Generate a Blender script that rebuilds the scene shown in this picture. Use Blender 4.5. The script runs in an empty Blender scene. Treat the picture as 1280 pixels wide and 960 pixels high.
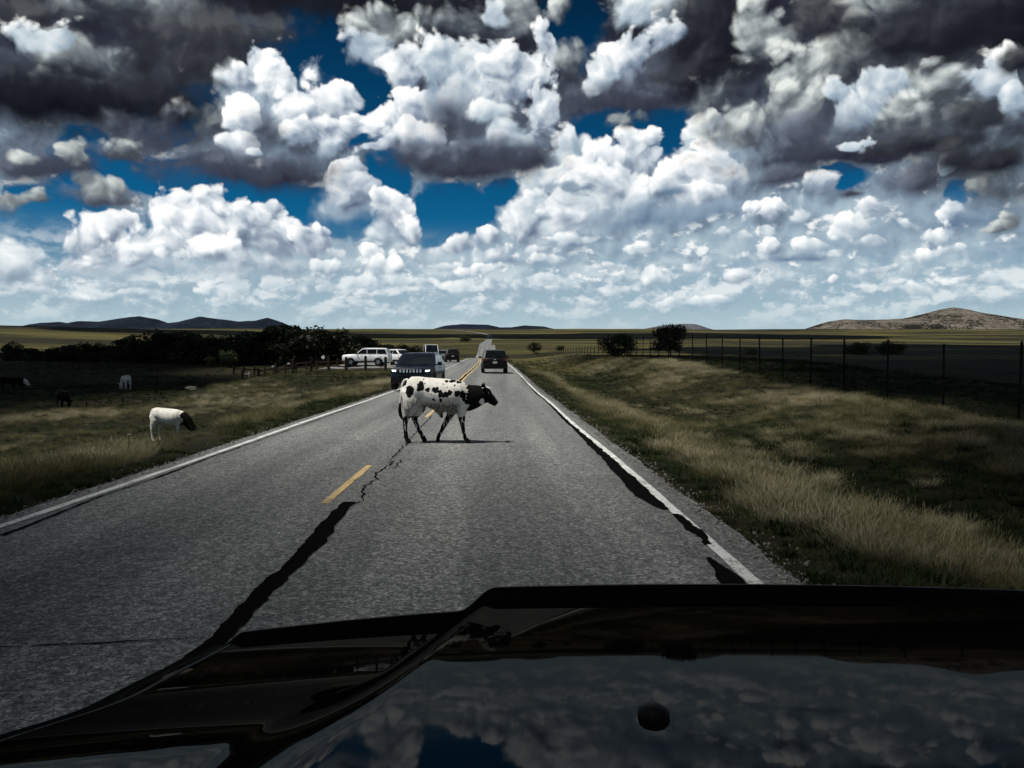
import bpy, bmesh, math, random, os
import numpy as np
from mathutils import Vector, Matrix, Euler, noise as mnoise

scene = bpy.context.scene
COL = scene.collection
R = math.radians
FPX = 1050.0                     # focal length in pixels of the 1280 x 960 photograph
EYE = 1.55                       # driver's eye above the road

# ------------------------------------------------------------------ camera
cam_data = bpy.data.cameras.new('camera')
cam = bpy.data.objects.new('camera', cam_data)
COL.objects.link(cam)
cam_data.sensor_width = 36.0
cam_data.lens = 36.0 * FPX / 1280.0
cam_data.clip_start = 0.05
cam_data.clip_end = 60000.0
cam.location = (0.0, 0.0, EYE)
cam.rotation_euler = (R(90.0) - math.atan(35.0 / FPX), 0.0, -math.atan(20.0 / FPX))
scene.camera = cam
CAM_ROT = cam.rotation_euler.to_matrix()

def ray(px, py):
    """direction of a photograph pixel, scaled so that its forward (Y) part is 1"""
    d = CAM_ROT @ Vector(((px - 640.0) / FPX, (480.0 - py) / FPX, -1.0))
    return d / d.y

def ground(px, py, z=0.0):
    d = ray(px, py)
    t = (z - EYE) / d.z
    return Vector((d.x * t, t, z))

def at(px, py, dist):
    d = ray(px, py)
    return Vector((d.x * dist, dist, EYE + d.z * dist))

# ------------------------------------------------------------------ light
SUN_ELEV, SUN_AZ = R(66.0), R(-112.0)      # azimuth clockwise from straight ahead (+Y): to the left, a little behind
sun_dir = Vector((math.sin(SUN_AZ) * math.cos(SUN_ELEV), math.cos(SUN_AZ) * math.cos(SUN_ELEV), math.sin(SUN_ELEV)))
sun_data = bpy.data.lights.new('sun', 'SUN')
sun_data.energy = 5.0
sun_data.angle = R(0.53)
sun_data.color = (1.0, 0.955, 0.88)
sun = bpy.data.objects.new('sun', sun_data)
COL.objects.link(sun)
sun.location = (-40, -20, 80)
sun.rotation_euler = sun_dir.to_track_quat('Z', 'Y').to_euler()

scene.view_settings.view_transform = 'Standard'
scene.view_settings.look = 'None'
scene.view_settings.exposure = 0.0
scene.view_settings.gamma = 1.0
scene.render.film_transparent = False

# ------------------------------------------------------------------ world: sky with cumulus
world = bpy.data.worlds.new('World')
scene.world = world
world.use_nodes = True

class NB:
    """small helper for writing node trees"""
    def __init__(self, nt):
        self.nt, self.nodes, self.links = nt, nt.nodes, nt.links
    def put(self, sock, v):
        if isinstance(v, bpy.types.NodeSocket):
            self.links.new(v, sock)
        elif v is not None:
            sock.default_value = v
    def math(self, op, a, b=None, c=None, clamp=False):
        n = self.nodes.new('ShaderNodeMath'); n.operation = op; n.use_clamp = clamp
        self.put(n.inputs[0], a); self.put(n.inputs[1], b)
        if c is not None: self.put(n.inputs[2], c)
        return n.outputs[0]
    def vec(self, op, a, b=None, c=None):
        n = self.nodes.new('ShaderNodeVectorMath'); n.operation = op
        self.put(n.inputs[0], a)
        if b is not None: self.put(n.inputs[3 if op == 'SCALE' else 1], b)
        if c is not None: self.put(n.inputs[2], c)
        return n.outputs['Value'] if op in ('DOT_PRODUCT', 'LENGTH', 'DISTANCE') else n.outputs[0]
    def rng(self, v, a, b, c=0.0, d=1.0, mode='SMOOTHSTEP'):
        n = self.nodes.new('ShaderNodeMapRange'); n.interpolation_type = mode; n.clamp = True
        self.put(n.inputs[0], v); self.put(n.inputs[1], a); self.put(n.inputs[2], b)
        self.put(n.inputs[3], c); self.put(n.inputs[4], d)
        return n.outputs[0]
    def mix(self, f, a, b, blend='MIX'):
        n = self.nodes.new('ShaderNodeMix'); n.data_type = 'RGBA'; n.blend_type = blend; n.clamp_factor = True
        self.put(n.inputs[0], f)
        for s, v in ((n.inputs[6], a), (n.inputs[7], b)):
            if isinstance(v, (tuple, list)): v = tuple(v[:3]) + (1.0,)
            self.put(s, v)
        return n.outputs[2]
    def noise(self, v, scale, detail=4.0, rough=0.55, dist=0.0, color=False):
        n = self.nodes.new('ShaderNodeTexNoise')
        self.put(n.inputs['Vector'], v)
        n.inputs['Scale'].default_value = scale; n.inputs['Detail'].default_value = detail
        n.inputs['Roughness'].default_value = rough; n.inputs['Distortion'].default_value = dist
        return n.outputs['Color' if color else 'Fac']
    def voronoi(self, v, scale, detail=0.0, rough=0.5, feature='F1', out='Distance'):
        n = self.nodes.new('ShaderNodeTexVoronoi'); n.feature = feature
        self.put(n.inputs['Vector'], v)
        n.inputs['Scale'].default_value = scale
        if 'Detail' in n.inputs:
            n.inputs['Detail'].default_value = detail; n.inputs['Roughness'].default_value = rough
        return n.outputs[out]
    def ramp(self, f, stops, interp='LINEAR'):
        n = self.nodes.new('ShaderNodeValToRGB'); cr = n.color_ramp; cr.interpolation = interp
        while len(cr.elements) > 1: cr.elements.remove(cr.elements[0])
        cr.elements[0].position = stops[0][0]; cr.elements[0].color = tuple(stops[0][1]) + (1.0,)
        for p, c in stops[1:]:
            e = cr.elements.new(p); e.color = tuple(c) + (1.0,)
        self.put(n.inputs[0], f)
        return n.outputs[0]

# cloud tone ramps: shaded side .. sunlit side
TONES = {
    'mist': [(0.0, (0.26, 0.37, 0.47)), (0.5, (0.43, 0.54, 0.62)), (1.0, (0.66, 0.74, 0.79))],
    'far': [(0.0, (0.30, 0.41, 0.51)), (0.5, (0.50, 0.60, 0.67)), (0.8, (0.74, 0.81, 0.85)), (1.0, (0.92, 0.95, 0.95))],
    'white': [(0.0, (0.115, 0.15, 0.235)), (0.30, (0.27, 0.335, 0.43)), (0.55, (0.60, 0.67, 0.735)), (0.8, (0.97, 0.99, 1.0)), (1.0, (1.12, 1.11, 1.08))],
    'cream': [(0.0, (0.20, 0.27, 0.36)), (0.35, (0.36, 0.45, 0.54)), (0.6, (0.62, 0.70, 0.755)), (0.85, (0.95, 0.98, 0.98)), (1.0, (1.08, 1.08, 1.05))],
    'base':  [(0.0, (0.0115, 0.012, 0.0215)), (0.4, (0.023, 0.0245, 0.042)), (0.68, (0.060, 0.070, 0.102)), (0.85, (0.17, 0.20, 0.26)), (1.0, (0.33, 0.37, 0.43))],
    'gloom': [(0.0, (0.0028, 0.003, 0.0056)), (0.5, (0.0055, 0.0062, 0.0105)), (0.75, (0.014, 0.016, 0.0235)), (0.93, (0.042, 0.047, 0.058)), (1.0, (0.085, 0.092, 0.10))],
    'grey':  [(0.0, (0.022, 0.025, 0.034)), (0.35, (0.075, 0.088, 0.108)), (0.6, (0.21, 0.24, 0.26)), (0.82, (0.48, 0.53, 0.53)), (1.0, (0.82, 0.86, 0.82))],
    'blue':  [(0.0, (0.075, 0.13, 0.22)), (0.4, (0.14, 0.22, 0.33)), (0.75, (0.33, 0.43, 0.53)), (1.0, (0.62, 0.70, 0.76))],
}
# gaps of blue: px, py, rx, ry
WINDOWS = [(562, 266, 46, 36), (790, 168, 70, 26), (395, 72, 62, 40), (452, 115, 34, 50), (485, 228, 22, 30), (405, 275, 70, 18), (350, 244, 95, 16), (45, 285, 90, 40), (110, 205, 32, 30), (262, 120, 34, 14), (210, 150, 26, 22), (716, 38, 36, 36), (312, 34, 26, 12), (1046, 221, 28, 12), (1206, 243, 14, 11), (225, 222, 110, 16), (630, 240, 20, 16)]
# (px, py, rx, ry, tilt degrees, tone, softness, bias, strength of the lit/shaded roll)
PUFFS = [
 # pale air and far rows along the horizon
 
 (60,362,50,10,0,'far',.5,.1,.5),(160,366,50,8,0,'far',.5,.05,.5),(280,358,34,13,0,'far',.4,.15,.5),(335,357,20,11,0,'far',.4,.15,.5),(365,362,18,12,0,'far',.4,.1,.5),(425,357,45,14,0,'far',.4,.12,.5),
 (500,350,50,13,0,'far',.4,.12,.5),(590,357,50,10,0,'far',.4,.12,.5),(680,352,40,12,0,'far',.4,.1,.5),(760,360,50,9,0,'far',.4,.1,.5),(905,374,24,9,0,'far',.4,.15,.5),(1120,365,60,9,0,'far',.5,.0,.5),(1230,350,34,10,0,'far',.4,.0,.5),(840,378,60,6,0,'far',.5,.05,.4),(450,382,70,6,0,'far',.5,.05,.4),(1010,385,60,6,0,'far',.5,.0,.4),
 (640,331,46,8,0,'blue',.6,.1,.3),(815,342,24,16,0,'cream',.3,.12,.6),(925,342,34,15,0,'white',.3,.06,.6),(1003,346,20,15,0,'white',.3,.06,.6),(1034,350,19,10,0,'white',.3,.06,.6),
 # left, medium
 (18,330,26,28,0,'cream',.35,.02,.6),(62,338,24,14,0,'cream',.4,.05,.5),(110,330,60,16,0,'cream',.6,-.12,.4),
 (330,335,110,24,0,'cream',.8,-.18,.4),(180,340,120,14,0,'blue',.8,.35,.4),
 (440,262,46,28,0,'blue',.6,.16,.5),(480,292,44,30,0,'cream',.5,-.08,.5),
 (118,300,40,32,0,'white',.25,.06,.6),(158,277,13,13,0,'white',.2,.1,.6),(132,286,24,20,0,'white',.22,.1,.6),(345,266,24,22,0,'white',.2,.08,.6),
 (342,296,42,38,0,'white',.25,.0,.6),(386,304,34,26,0,'white',.25,.02,.6),(306,292,42,42,0,'white',.25,.02,.6),(216,260,27,28,0,'white',.2,.10,.6),(264,264,30,30,0,'white',.2,.12,.6),
 (238,292,58,40,0,'white',.25,.12,.6),(190,310,50,26,0,'white',.25,.14,.6),(150,322,44,18,0,'white',.3,.08,.6),(275,318,58,20,0,'white',.25,.14,.6),(222,328,50,14,0,'white',.3,.06,.6),(412,316,24,17,0,'white',.3,.08,.6),(448,312,36,17,0,'white',.25,.10,.6),(395,335,40,14,0,'cream',.35,.06,.5),(480,330,40,14,0,'cream',.35,.08,.5),
 (437,216,30,20,15,'white',.22,.06,.6),(448,240,36,24,0,'white',.28,-.06,.6),(490,262,28,28,-20,'white',.22,.06,.6),(506,290,22,24,-20,'white',.25,.04,.6),
 # centre, medium
 (560,306,40,18,0,'white',.25,.10,.6),(600,320,50,14,0,'cream',.3,.08,.6),(540,330,50,12,0,'cream',.35,.06,.6),
 (700,300,60,26,0,'cream',.4,-.02,.5),(650,285,42,34,0,'white',.25,.04,.6),(612,300,24,18,0,'white',.25,.08,.6),(640,318,56,12,0,'white',.3,.04,.6),
 (710,190,38,30,0,'cream',.28,.0,.6),(700,230,52,34,0,'cream',.3,.02,.6),(680,260,36,24,0,'cream',.3,.05,.6),(740,260,70,30,0,'cream',.35,.0,.5),
 (880,265,70,34,0,'blue',.6,.12,.4),(800,278,95,22,0,'blue',.6,.02,.3),(720,302,50,10,0,'blue',.6,.0,.3),
 (915,178,72,44,10,'cream',.25,-.10,.6),(965,205,50,34,0,'blue',.5,.1,.5),(975,222,46,18,0,'base',.6,.3,.4),
 (795,192,46,30,10,'white',.2,.10,.6),(750,210,52,34,0,'white',.22,.10,.6),(770,228,64,28,0,'white',.25,.12,.6),(850,222,52,30,0,'white',.22,.14,.6),(892,212,34,32,15,'white',.18,.12,.6),(868,240,36,18,0,'white',.25,.08,.6),
 (840,240,22,15,0,'blue',.6,-.12,.4),(800,255,40,12,0,'blue',.6,.25,.4),(703,262,32,26,15,'white',.22,.12,.6),(740,300,60,10,0,'cream',.4,.05,.5),(790,315,60,10,0,'cream',.4,.1,.5),
 # right, medium and small
 (1024,236,26,24,10,'white',.25,.02,.65),(976,262,30,16,10,'white',.25,.04,.65),(932,262,15,22,0,'white',.22,.08,.65),(1086,262,28,16,20,'white',.25,.02,.65),(1066,282,22,18,0,'cream',.28,.06,.6),
 (970,306,30,12,15,'white',.28,.04,.6),(1030,298,26,12,0,'cream',.3,.06,.6),(1090,302,32,12,0,'cream',.3,.02,.6),(1000,318,54,7,0,'blue',.6,.0,.3),(1065,244,18,9,0,'base',.5,.3,.4),
 (1160,228,60,30,0,'base',.6,.34,.4),(1255,250,60,60,0,'grey',.7,-.14,.5),(1190,280,90,30,0,'blue',.7,-.08,.4),(1185,215,13,24,0,'cream',.3,-.06,.6),(1200,262,26,14,10,'cream',.3,-.02,.6),(1245,285,30,16,20,'grey',.35,.1,.6),(1180,292,26,14,0,'cream',.28,.06,.6),(1190,314,68,12,4,'cream',.28,.10,.6),(1120,325,40,9,0,'cream',.35,.0,.5),
 (1010,272,20,14,0,'cream',.3,.0,.6),(1050,310,20,10,0,'cream',.3,.02,.6),(900,300,40,12,0,'cream',.35,.0,.5),(940,322,30,9,0,'cream',.35,.05,.5),(1140,285,22,12,0,'cream',.35,-.04,.6),(870,330,34,10,0,'cream',.35,.05,.5),(760,335,44,10,0,'cream',.35,.08,.5),(1100,345,50,10,0,'cream',.4,-.02,.5),(1245,330,34,10,0,'cream',.4,-.06,.5),(700,328,40,10,0,'cream',.35,.06,.5),(590,340,40,10,0,'cream',.35,.1,.5),(1225,235,20,16,0,'grey',.35,.1,.6),(955,285,18,10,0,'cream',.3,.0,.6),
 # left upper bank
 (125,250,52,14,0,'base',.6,.36,.4),(120,236,38,18,0,'grey',.35,.14,.6),(40,212,74,30,0,'base',.55,.24,.5),(24,196,28,13,0,'grey',.3,.12,.6),(78,198,24,15,0,'grey',.3,.14,.6),(38,252,46,17,0,'grey',.35,.02,.6),(150,195,40,10,0,'base',.6,.3,.4),
 # dark mass, top left
 (250,80,110,56,0,'gloom',.6,.42,.4),(110,130,170,60,0,'gloom',.5,.20,.45),(200,140,110,50,0,'gloom',.6,.28,.4),(200,16,150,34,0,'grey',.6,-.14,.4),(20,22,60,30,0,'gloom',.6,.45,.4),(90,58,66,28,0,'grey',.4,.14,.6),(120,72,56,22,0,'grey',.6,-.04,.5),(45,46,30,22,0,'cream',.3,.06,.6),(80,40,24,16,0,'cream',.3,-.02,.6),(70,92,80,14,0,'grey',.8,-.16,.4),(60,130,120,36,0,'gloom',.5,.16,.4),
 (280,40,90,30,0,'gloom',.6,.48,.4),(430,8,210,30,0,'gloom',.5,.22,.4),(560,2,90,20,0,'gloom',.5,.28,.4),
 # cloud with the bright crest, left of centre
 (200,180,70,34,0,'base',.7,.22,.4),(275,150,54,32,0,'grey',.6,-.10,.5),(170,194,62,16,0,'grey',.5,-.06,.5),(260,208,80,24,0,'base',.6,.2,.4),
 (318,62,16,14,0,'white',.22,.02,.7),(345,130,90,60,0,'cream',.5,-.16,.5),(308,95,24,24,0,'white',.25,.0,.6),(332,84,30,28,0,'white',.22,.04,.7),(350,108,40,32,0,'white',.22,.06,.7),(430,124,24,22,0,'white',.18,.06,.7),(400,134,42,30,0,'white',.2,.06,.7),(444,152,16,24,0,'white',.2,.04,.7),
 (370,130,46,32,0,'white',.2,.12,.7),(306,150,30,34,0,'white',.2,.16,.7),(302,178,30,18,0,'white',.25,.08,.7),(420,170,36,24,0,'white',.25,-.04,.7),(378,165,30,20,0,'white',.25,.06,.7),(412,190,50,16,0,'cream',.5,-.22,.5),
 (336,170,24,34,10,'base',.7,.30,.4),(345,218,92,30,0,'base',.6,.18,.45),(290,222,70,22,0,'base',.6,.18,.45),(325,190,14,8,0,'cream',.4,-.05,.6),
 # great centre cloud
 (578,30,80,34,0,'grey',.55,-.14,.5),(480,42,50,36,0,'grey',.32,.12,.65),(465,65,40,26,0,'cream',.35,-.16,.6),(510,84,34,28,0,'white',.25,.02,.65),(558,82,48,42,0,'cream',.25,.02,.65),(600,75,40,30,0,'cream',.28,.0,.6),
 (590,120,60,40,0,'cream',.35,-.10,.5),(645,105,54,46,0,'white',.2,.04,.65),(625,80,36,26,0,'white',.22,.06,.65),(672,142,30,38,0,'white',.2,.02,.65),(488,152,42,34,0,'white',.2,.10,.65),(520,130,36,30,0,'white',.22,.06,.65),(520,172,48,24,0,'white',.25,.06,.6),(470,185,30,16,0,'white',.25,.0,.6),
 (562,150,50,42,0,'base',.8,.32,.4),(540,112,14,34,10,'blue',.7,.05,.4),(640,165,44,20,0,'cream',.4,-.10,.5),(612,140,30,20,0,'cream',.35,.05,.6),
 (592,205,108,34,0,'base',.5,.18,.45),(650,195,44,32,0,'base',.6,.2,.45),(530,206,60,20,0,'base',.6,.22,.45),
 (650,14,46,32,0,'grey',.35,.12,.6),(620,20,20,20,0,'cream',.3,.0,.6),(674,48,20,30,10,'white',.22,.04,.65),(700,14,22,18,0,'grey',.35,.06,.6),
 # bright puff in the dark, right of centre
 (712,78,34,34,0,'grey',.5,-.04,.5),(800,12,60,26,0,'cream',.4,-.02,.6),(800,95,90,44,0,'base',.7,.28,.4),(790,128,84,28,0,'base',.55,.16,.45),(890,62,70,82,0,'gloom',.45,.26,.5),(870,110,50,44,0,'gloom',.6,.3,.4),
 (885,125,44,28,25,'grey',.5,-.14,.5),(775,152,44,13,0,'grey',.6,-.02,.5),(764,86,44,28,20,'cream',.25,.04,.7),(800,62,52,28,25,'white',.22,.04,.7),(832,40,26,18,20,'white',.25,.02,.7),(790,115,70,14,-5,'base',.8,.34,.3),
 # right bank
 (1130,110,150,90,0,'grey',.6,-.16,.5),(960,45,50,46,0,'grey',.35,.06,.7),(930,160,52,38,10,'grey',.35,.0,.6),(1010,95,64,48,0,'grey',.3,.08,.75),(985,135,54,40,0,'grey',.3,.12,.75),(1060,72,44,34,0,'grey',.3,.06,.75),(1060,20,50,24,0,'grey',.35,.0,.7),
 (1022,24,38,27,0,'gloom',.4,.42,.5),(1110,12,40,18,0,'grey',.4,.12,.6),(1165,48,104,58,0,'gloom',.45,.30,.45),(1255,40,60,56,0,'gloom',.45,.22,.45),
 (1150,140,104,48,0,'grey',.4,-.10,.7),(1200,110,50,36,0,'grey',.4,-.08,.7),(1095,112,40,26,-10,'cream',.28,-.04,.7),(1070,135,40,26,0,'cream',.3,-.08,.7),(1046,112,18,18,0,'cream',.28,-.02,.7),(1130,145,34,20,0,'grey',.35,.10,.7),
 (1000,180,66,44,0,'base',.6,.26,.45),(1090,190,180,24,0,'base',.5,.08,.4),(1150,180,110,16,0,'gloom',.6,.35,.4),(1232,205,72,40,0,'gloom',.55,.34,.4),(1240,150,40,40,0,'gloom',.6,.4,.4),(1240,98,34,28,-25,'cream',.22,.0,.65),(1262,125,20,26,0,'cream',.3,-.08,.6),(1268,80,26,14,0,'gloom',.4,.4,.5),(1058,178,26,12,0,'cream',.25,.04,.6),
]

GROW = 1.34
RELIEF = {'white': 0.55, 'cream': 0.5, 'base': 0.16, 'gloom': 0.14, 'grey': 0.5, 'blue': 0.25, 'far': 0.5, 'mist': 0.3}
def head_group(tone):
    """one rounded head of cloud laid over what lies behind it"""
    gt = bpy.data.node_groups.new('cloud_head_' + tone, 'ShaderNodeTree')
    for nm, ty in (('below', 'NodeSocketColor'), ('place', 'NodeSocketVector'), ('billow', 'NodeSocketFloat'), ('relief', 'NodeSocketFloat'),
                   ('row_u', 'NodeSocketVector'), ('row_v', 'NodeSocketVector'), ('soft', 'NodeSocketFloat'), ('bias', 'NodeSocketFloat'), ('roll', 'NodeSocketFloat'), ('rag', 'NodeSocketFloat')):
        gt.interface.new_socket(name=nm, in_out='INPUT', socket_type=ty)
    gt.interface.new_socket(name='cloud', in_out='OUTPUT', socket_type='NodeSocketColor')
    b = NB(gt); gi = gt.nodes.new('NodeGroupInput').outputs; go = gt.nodes.new('NodeGroupOutput')
    p1 = b.vec('MULTIPLY_ADD', gi[0], (1e-7, 1e-7, 0.0), gi[1])
    p1 = b.vec('ADD', p1, (0.0, 0.0, 1.0))
    qx = b.vec('DOT_PRODUCT', p1, gi[4]); qy = b.vec('DOT_PRODUCT', p1, gi[5])
    ln = b.math('SQRT', b.math('MULTIPLY_ADD', qx, qx, b.math('MULTIPLY', qy, qy)))
    e = b.math('MULTIPLY_ADD', gi[2], gi[9], b.math('SUBTRACT', 1.0, ln))
    a = b.rng(e, 0.0, b.math('MULTIPLY', gi[6], b.math('ADD', 1.0, b.math('MULTIPLY', b.math('MULTIPLY', qy, -1.0, clamp=True), 2.4))))
    roll = b.math('MULTIPLY', gi[8], b.math('MULTIPLY_ADD', qy, 0.62, b.math('MULTIPLY', qx, -0.24)))
    lit = b.math('ADD', roll, b.math('MULTIPLY_ADD', gi[3], RELIEF[tone], gi[7]))
    gt.links.new(b.mix(a, gi[0], b.ramp(lit, TONES[tone])), go.inputs[0])
    return gt

def build_world():
    nt = world.node_tree; nt.nodes.clear(); b = NB(nt)
    tc = nt.nodes.new('ShaderNodeTexCoord')
    D = b.vec('NORMALIZE', tc.outputs['Generated'])
    sx = nt.nodes.new('ShaderNodeSeparateXYZ'); nt.links.new(D, sx.inputs[0])
    az = b.math('ARCTAN2', sx.outputs[0], sx.outputs[1])
    el = b.math('ARCSINE', sx.outputs[2])
    U = 10.5                                                     # one unit = about 100 photograph pixels
    cP = nt.nodes.new('ShaderNodeCombineXYZ')
    nt.links.new(b.math('MULTIPLY', az, U), cP.inputs[0]); nt.links.new(b.math('MULTIPLY', el, U), cP.inputs[1])
    P = cP.outputs[0]
    N = b.vec('SCALE', D, U)
    # swirl then billow
    w1 = b.vec('SUBTRACT', b.noise(N, 1.3, 3.5, 0.5, color=True), (0.5, 0.5, 0.5))
    Pw = b.vec('MULTIPLY_ADD', w1, (0.5, 0.4, 0.0), P)
    Nw = b.vec('MULTIPLY_ADD', w1, (0.5, 0.5, 0.5), N)
    v1 = b.voronoi(Nw, 2.7, 2.4, 0.5)
    Lo = (-0.07, 0.0, 0.10)                                      # towards the sun in direction space (front of the sky)
    Nw2 = b.vec('ADD', Nw, Lo)
    v2 = b.voronoi(Nw2, 2.7, 2.4, 0.5)
    n1 = b.noise(Nw, 2.0, 5.0, 0.5)
    n2 = b.noise(b.vec('ADD', Nw, (-0.10, 0.0, 0.14)), 2.0, 5.0, 0.5)
    relief = b.math('ADD', b.math('MULTIPLY', b.math('SUBTRACT', v2, v1), 1.0), b.math('MULTIPLY', b.math('SUBTRACT', n1, n2), 1.3))
    n3 = b.noise(Nw, 7.0, 5.0, 0.62)
    bill = b.math('MULTIPLY_ADD', b.math('SUBTRACT', n3, 0.5), 0.34, b.math('ADD', b.math('MULTIPLY', b.math('SUBTRACT', 0.42, v1), 0.75), b.math('MULTIPLY', b.math('SUBTRACT', n1, 0.5), 0.6)))
    # clear sky
    sky = nt.nodes.new('ShaderNodeTexSky'); sky.sky_type = 'NISHITA'; sky.sun_disc = False
    sky.sun_elevation = SUN_ELEV; sky.sun_rotation = SUN_AZ; sky.altitude = 500.0; sky.air_density = 1.0; sky.dust_density = 0.3; sky.ozone_density = 4.0
    blue = b.mix(1.0, sky.outputs[0], (0.03, 0.46, 0.70), 'MULTIPLY')
    skyc = b.vec('SCALE', blue, b.rng(b.math('MULTIPLY', el, U), 1.6, 4.2, 0.068, 0.020, 'LINEAR'))
    # pale air at the horizon
    h = b.math('MULTIPLY', el, U)
    cur = b.mix(b.rng(h, -0.1, 1.75, 1.0, 0.0), skyc, (0.51, 0.63, 0.69))
    # rows of small distant cloud, all round the horizon
    st = b.vec('MULTIPLY', N, (1.0, 1.0, 1.7))
    f1 = b.noise(b.vec('MULTIPLY_ADD', w1, (0.3, 0.3, 0.3), st), 2.2, 6.0, 0.6)
    f2 = b.noise(b.vec('ADD', b.vec('MULTIPLY_ADD', w1, (0.3, 0.3, 0.3), st), (-0.05, 0.0, 0.16)), 2.2, 6.0, 0.6)
    fa = b.math('MULTIPLY', b.rng(f1, 0.40, 0.52), b.rng(h, 0.2, 0.9))
    fa = b.math('MULTIPLY', fa, b.rng(h, 0.9, 1.6, 1.0, 0.0))
    fs = b.rng(b.math('SUBTRACT', f1, f2), -0.12, 0.15)
    cur = b.mix(b.math('MULTIPLY', fa, 0.85), cur, b.ramp(fs, TONES['far']))
    # broken cumulus over the rest of the dome
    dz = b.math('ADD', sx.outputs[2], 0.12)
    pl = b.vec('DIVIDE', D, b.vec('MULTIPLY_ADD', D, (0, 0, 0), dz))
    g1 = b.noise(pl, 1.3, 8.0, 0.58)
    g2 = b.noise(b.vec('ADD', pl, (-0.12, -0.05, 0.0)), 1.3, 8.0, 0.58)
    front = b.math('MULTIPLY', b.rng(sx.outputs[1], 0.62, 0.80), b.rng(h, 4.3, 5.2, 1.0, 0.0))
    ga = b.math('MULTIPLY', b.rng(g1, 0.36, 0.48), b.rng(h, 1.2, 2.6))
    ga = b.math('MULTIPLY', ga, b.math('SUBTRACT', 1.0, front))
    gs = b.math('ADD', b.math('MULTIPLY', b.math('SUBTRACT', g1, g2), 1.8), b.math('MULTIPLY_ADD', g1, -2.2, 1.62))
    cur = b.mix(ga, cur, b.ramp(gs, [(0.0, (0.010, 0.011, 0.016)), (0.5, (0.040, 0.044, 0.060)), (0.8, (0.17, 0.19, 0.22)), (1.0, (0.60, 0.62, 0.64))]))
    # thin shaded cloud filling the view ahead, with windows of clear sky left in it
    fh = b.math('MULTIPLY_ADD', b.math('SUBTRACT', n1, 0.5), 1.3, h)
    fillc = b.ramp(b.math('MULTIPLY', b.math('ADD', fh, b.math('MULTIPLY', relief, -0.9)), 0.2), [(0.16, (0.50, 0.61, 0.67)), (0.28, (0.34, 0.45, 0.54)), (0.40, (0.19, 0.26, 0.345)), (0.54, (0.085, 0.105, 0.145)), (0.70, (0.028, 0.032, 0.049)), (0.9, (0.010, 0.0112, 0.0185))])
    hole = None
    for (px, py, rx, ry) in WINDOWS:
        d = ray(px, py).normalized()
        cu, cv = math.atan2(d.x, d.y) * U, math.asin(d.z) * U
        q = b.vec('MULTIPLY_ADD', Pw, (100 / rx, 100 / ry, 0.0), (-cu * 100 / rx, -cv * 100 / ry, 0.0))
        ln = b.vec('LENGTH', q)
        hole = ln if hole is None else b.math('MINIMUM', hole, ln)
    open_ = b.rng(b.math('MULTIPLY_ADD', bill, 0.55, hole), 0.75, 1.15)
    ff = b.math('MULTIPLY', b.math('MULTIPLY', open_, front), b.rng(h, 0.5, 1.5))
    cur = b.mix(ff, cur, fillc)
    sm = b.vec('MULTIPLY_ADD', w1, (0.35, 0.35, 0.35), b.vec('MULTIPLY', N, (1.0, 1.0, 1.45)))
    m1 = b.noise(sm, 2.3, 6.0, 0.58); m2 = b.noise(b.vec('ADD', sm, (-0.04, 0.0, 0.10)), 2.3, 6.0, 0.58)
    mv = b.voronoi(sm, 4.2, 2.0, 0.5)
    mb = b.math('MULTIPLY_ADD', b.math('SUBTRACT', 0.42, mv), 0.22, m1)
    ma = b.math('MULTIPLY', b.rng(mb, 0.42, 0.56), b.math('MULTIPLY', b.rng(h, 0.45, 1.0), b.rng(h, 1.9, 2.7, 1.0, 0.0)))
    ma = b.math('MULTIPLY', ma, open_)
    mt = b.rng(b.math('ADD', b.math('SUBTRACT', m1, m2), b.math('MULTIPLY', b.math('SUBTRACT', mb, 0.53), 0.35)), -0.10, 0.13)
    cur = b.mix(b.math('MULTIPLY', ma, 0.82), cur, b.ramp(mt, [(0.0, (0.26, 0.34, 0.43)), (0.4, (0.46, 0.55, 0.62)), (0.75, (0.80, 0.86, 0.89)), (1.0, (1.02, 1.02, 1.0))]))
    # the banks and heads of cloud ahead, worked out field by field so that each ray only meets the heads near it
    # (a head's offset carries a vanishing share of the colour below it, so that heads are worked out one after another)
    groups = {t: head_group(t) for t in TONES}
    heads = []
    for (px, py, rx, ry, tilt, tone, soft, bias, k) in PUFFS:
        d = ray(px, py).normalized()
        cu, cv = math.atan2(d.x, d.y) * U, math.asin(d.z) * U
        gk = GROW * (1.12 if tone in ('base', 'blue', 'gloom') else 1.0); rx, ry = rx / 100.0 * gk, ry / 100.0 * gk
        ca, sa = math.cos(R(tilt)), math.sin(R(tilt))
        ex, ey = math.hypot(rx * ca, ry * sa), math.hypot(rx * sa, ry * ca)
        rag = {'base': 0.55, 'gloom': 0.5, 'blue': 0.5, 'mist': 0.4}.get(tone, 0.75)
        if min(rx, ry) < 0.24 and tone in ('white', 'cream', 'far', 'grey'): rag = 1.25; rx *= 1.12; ry *= 1.12
        heads.append((cu, cv, ex * 1.3 + 0.18, ey * 1.3 + 0.15, rx, ry, ca, sa, tone, soft, bias, k, rag))
    sep = nt.nodes.new('ShaderNodeSeparateXYZ'); nt.links.new(P, sep.inputs[0])
    base_colour = cur
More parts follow.
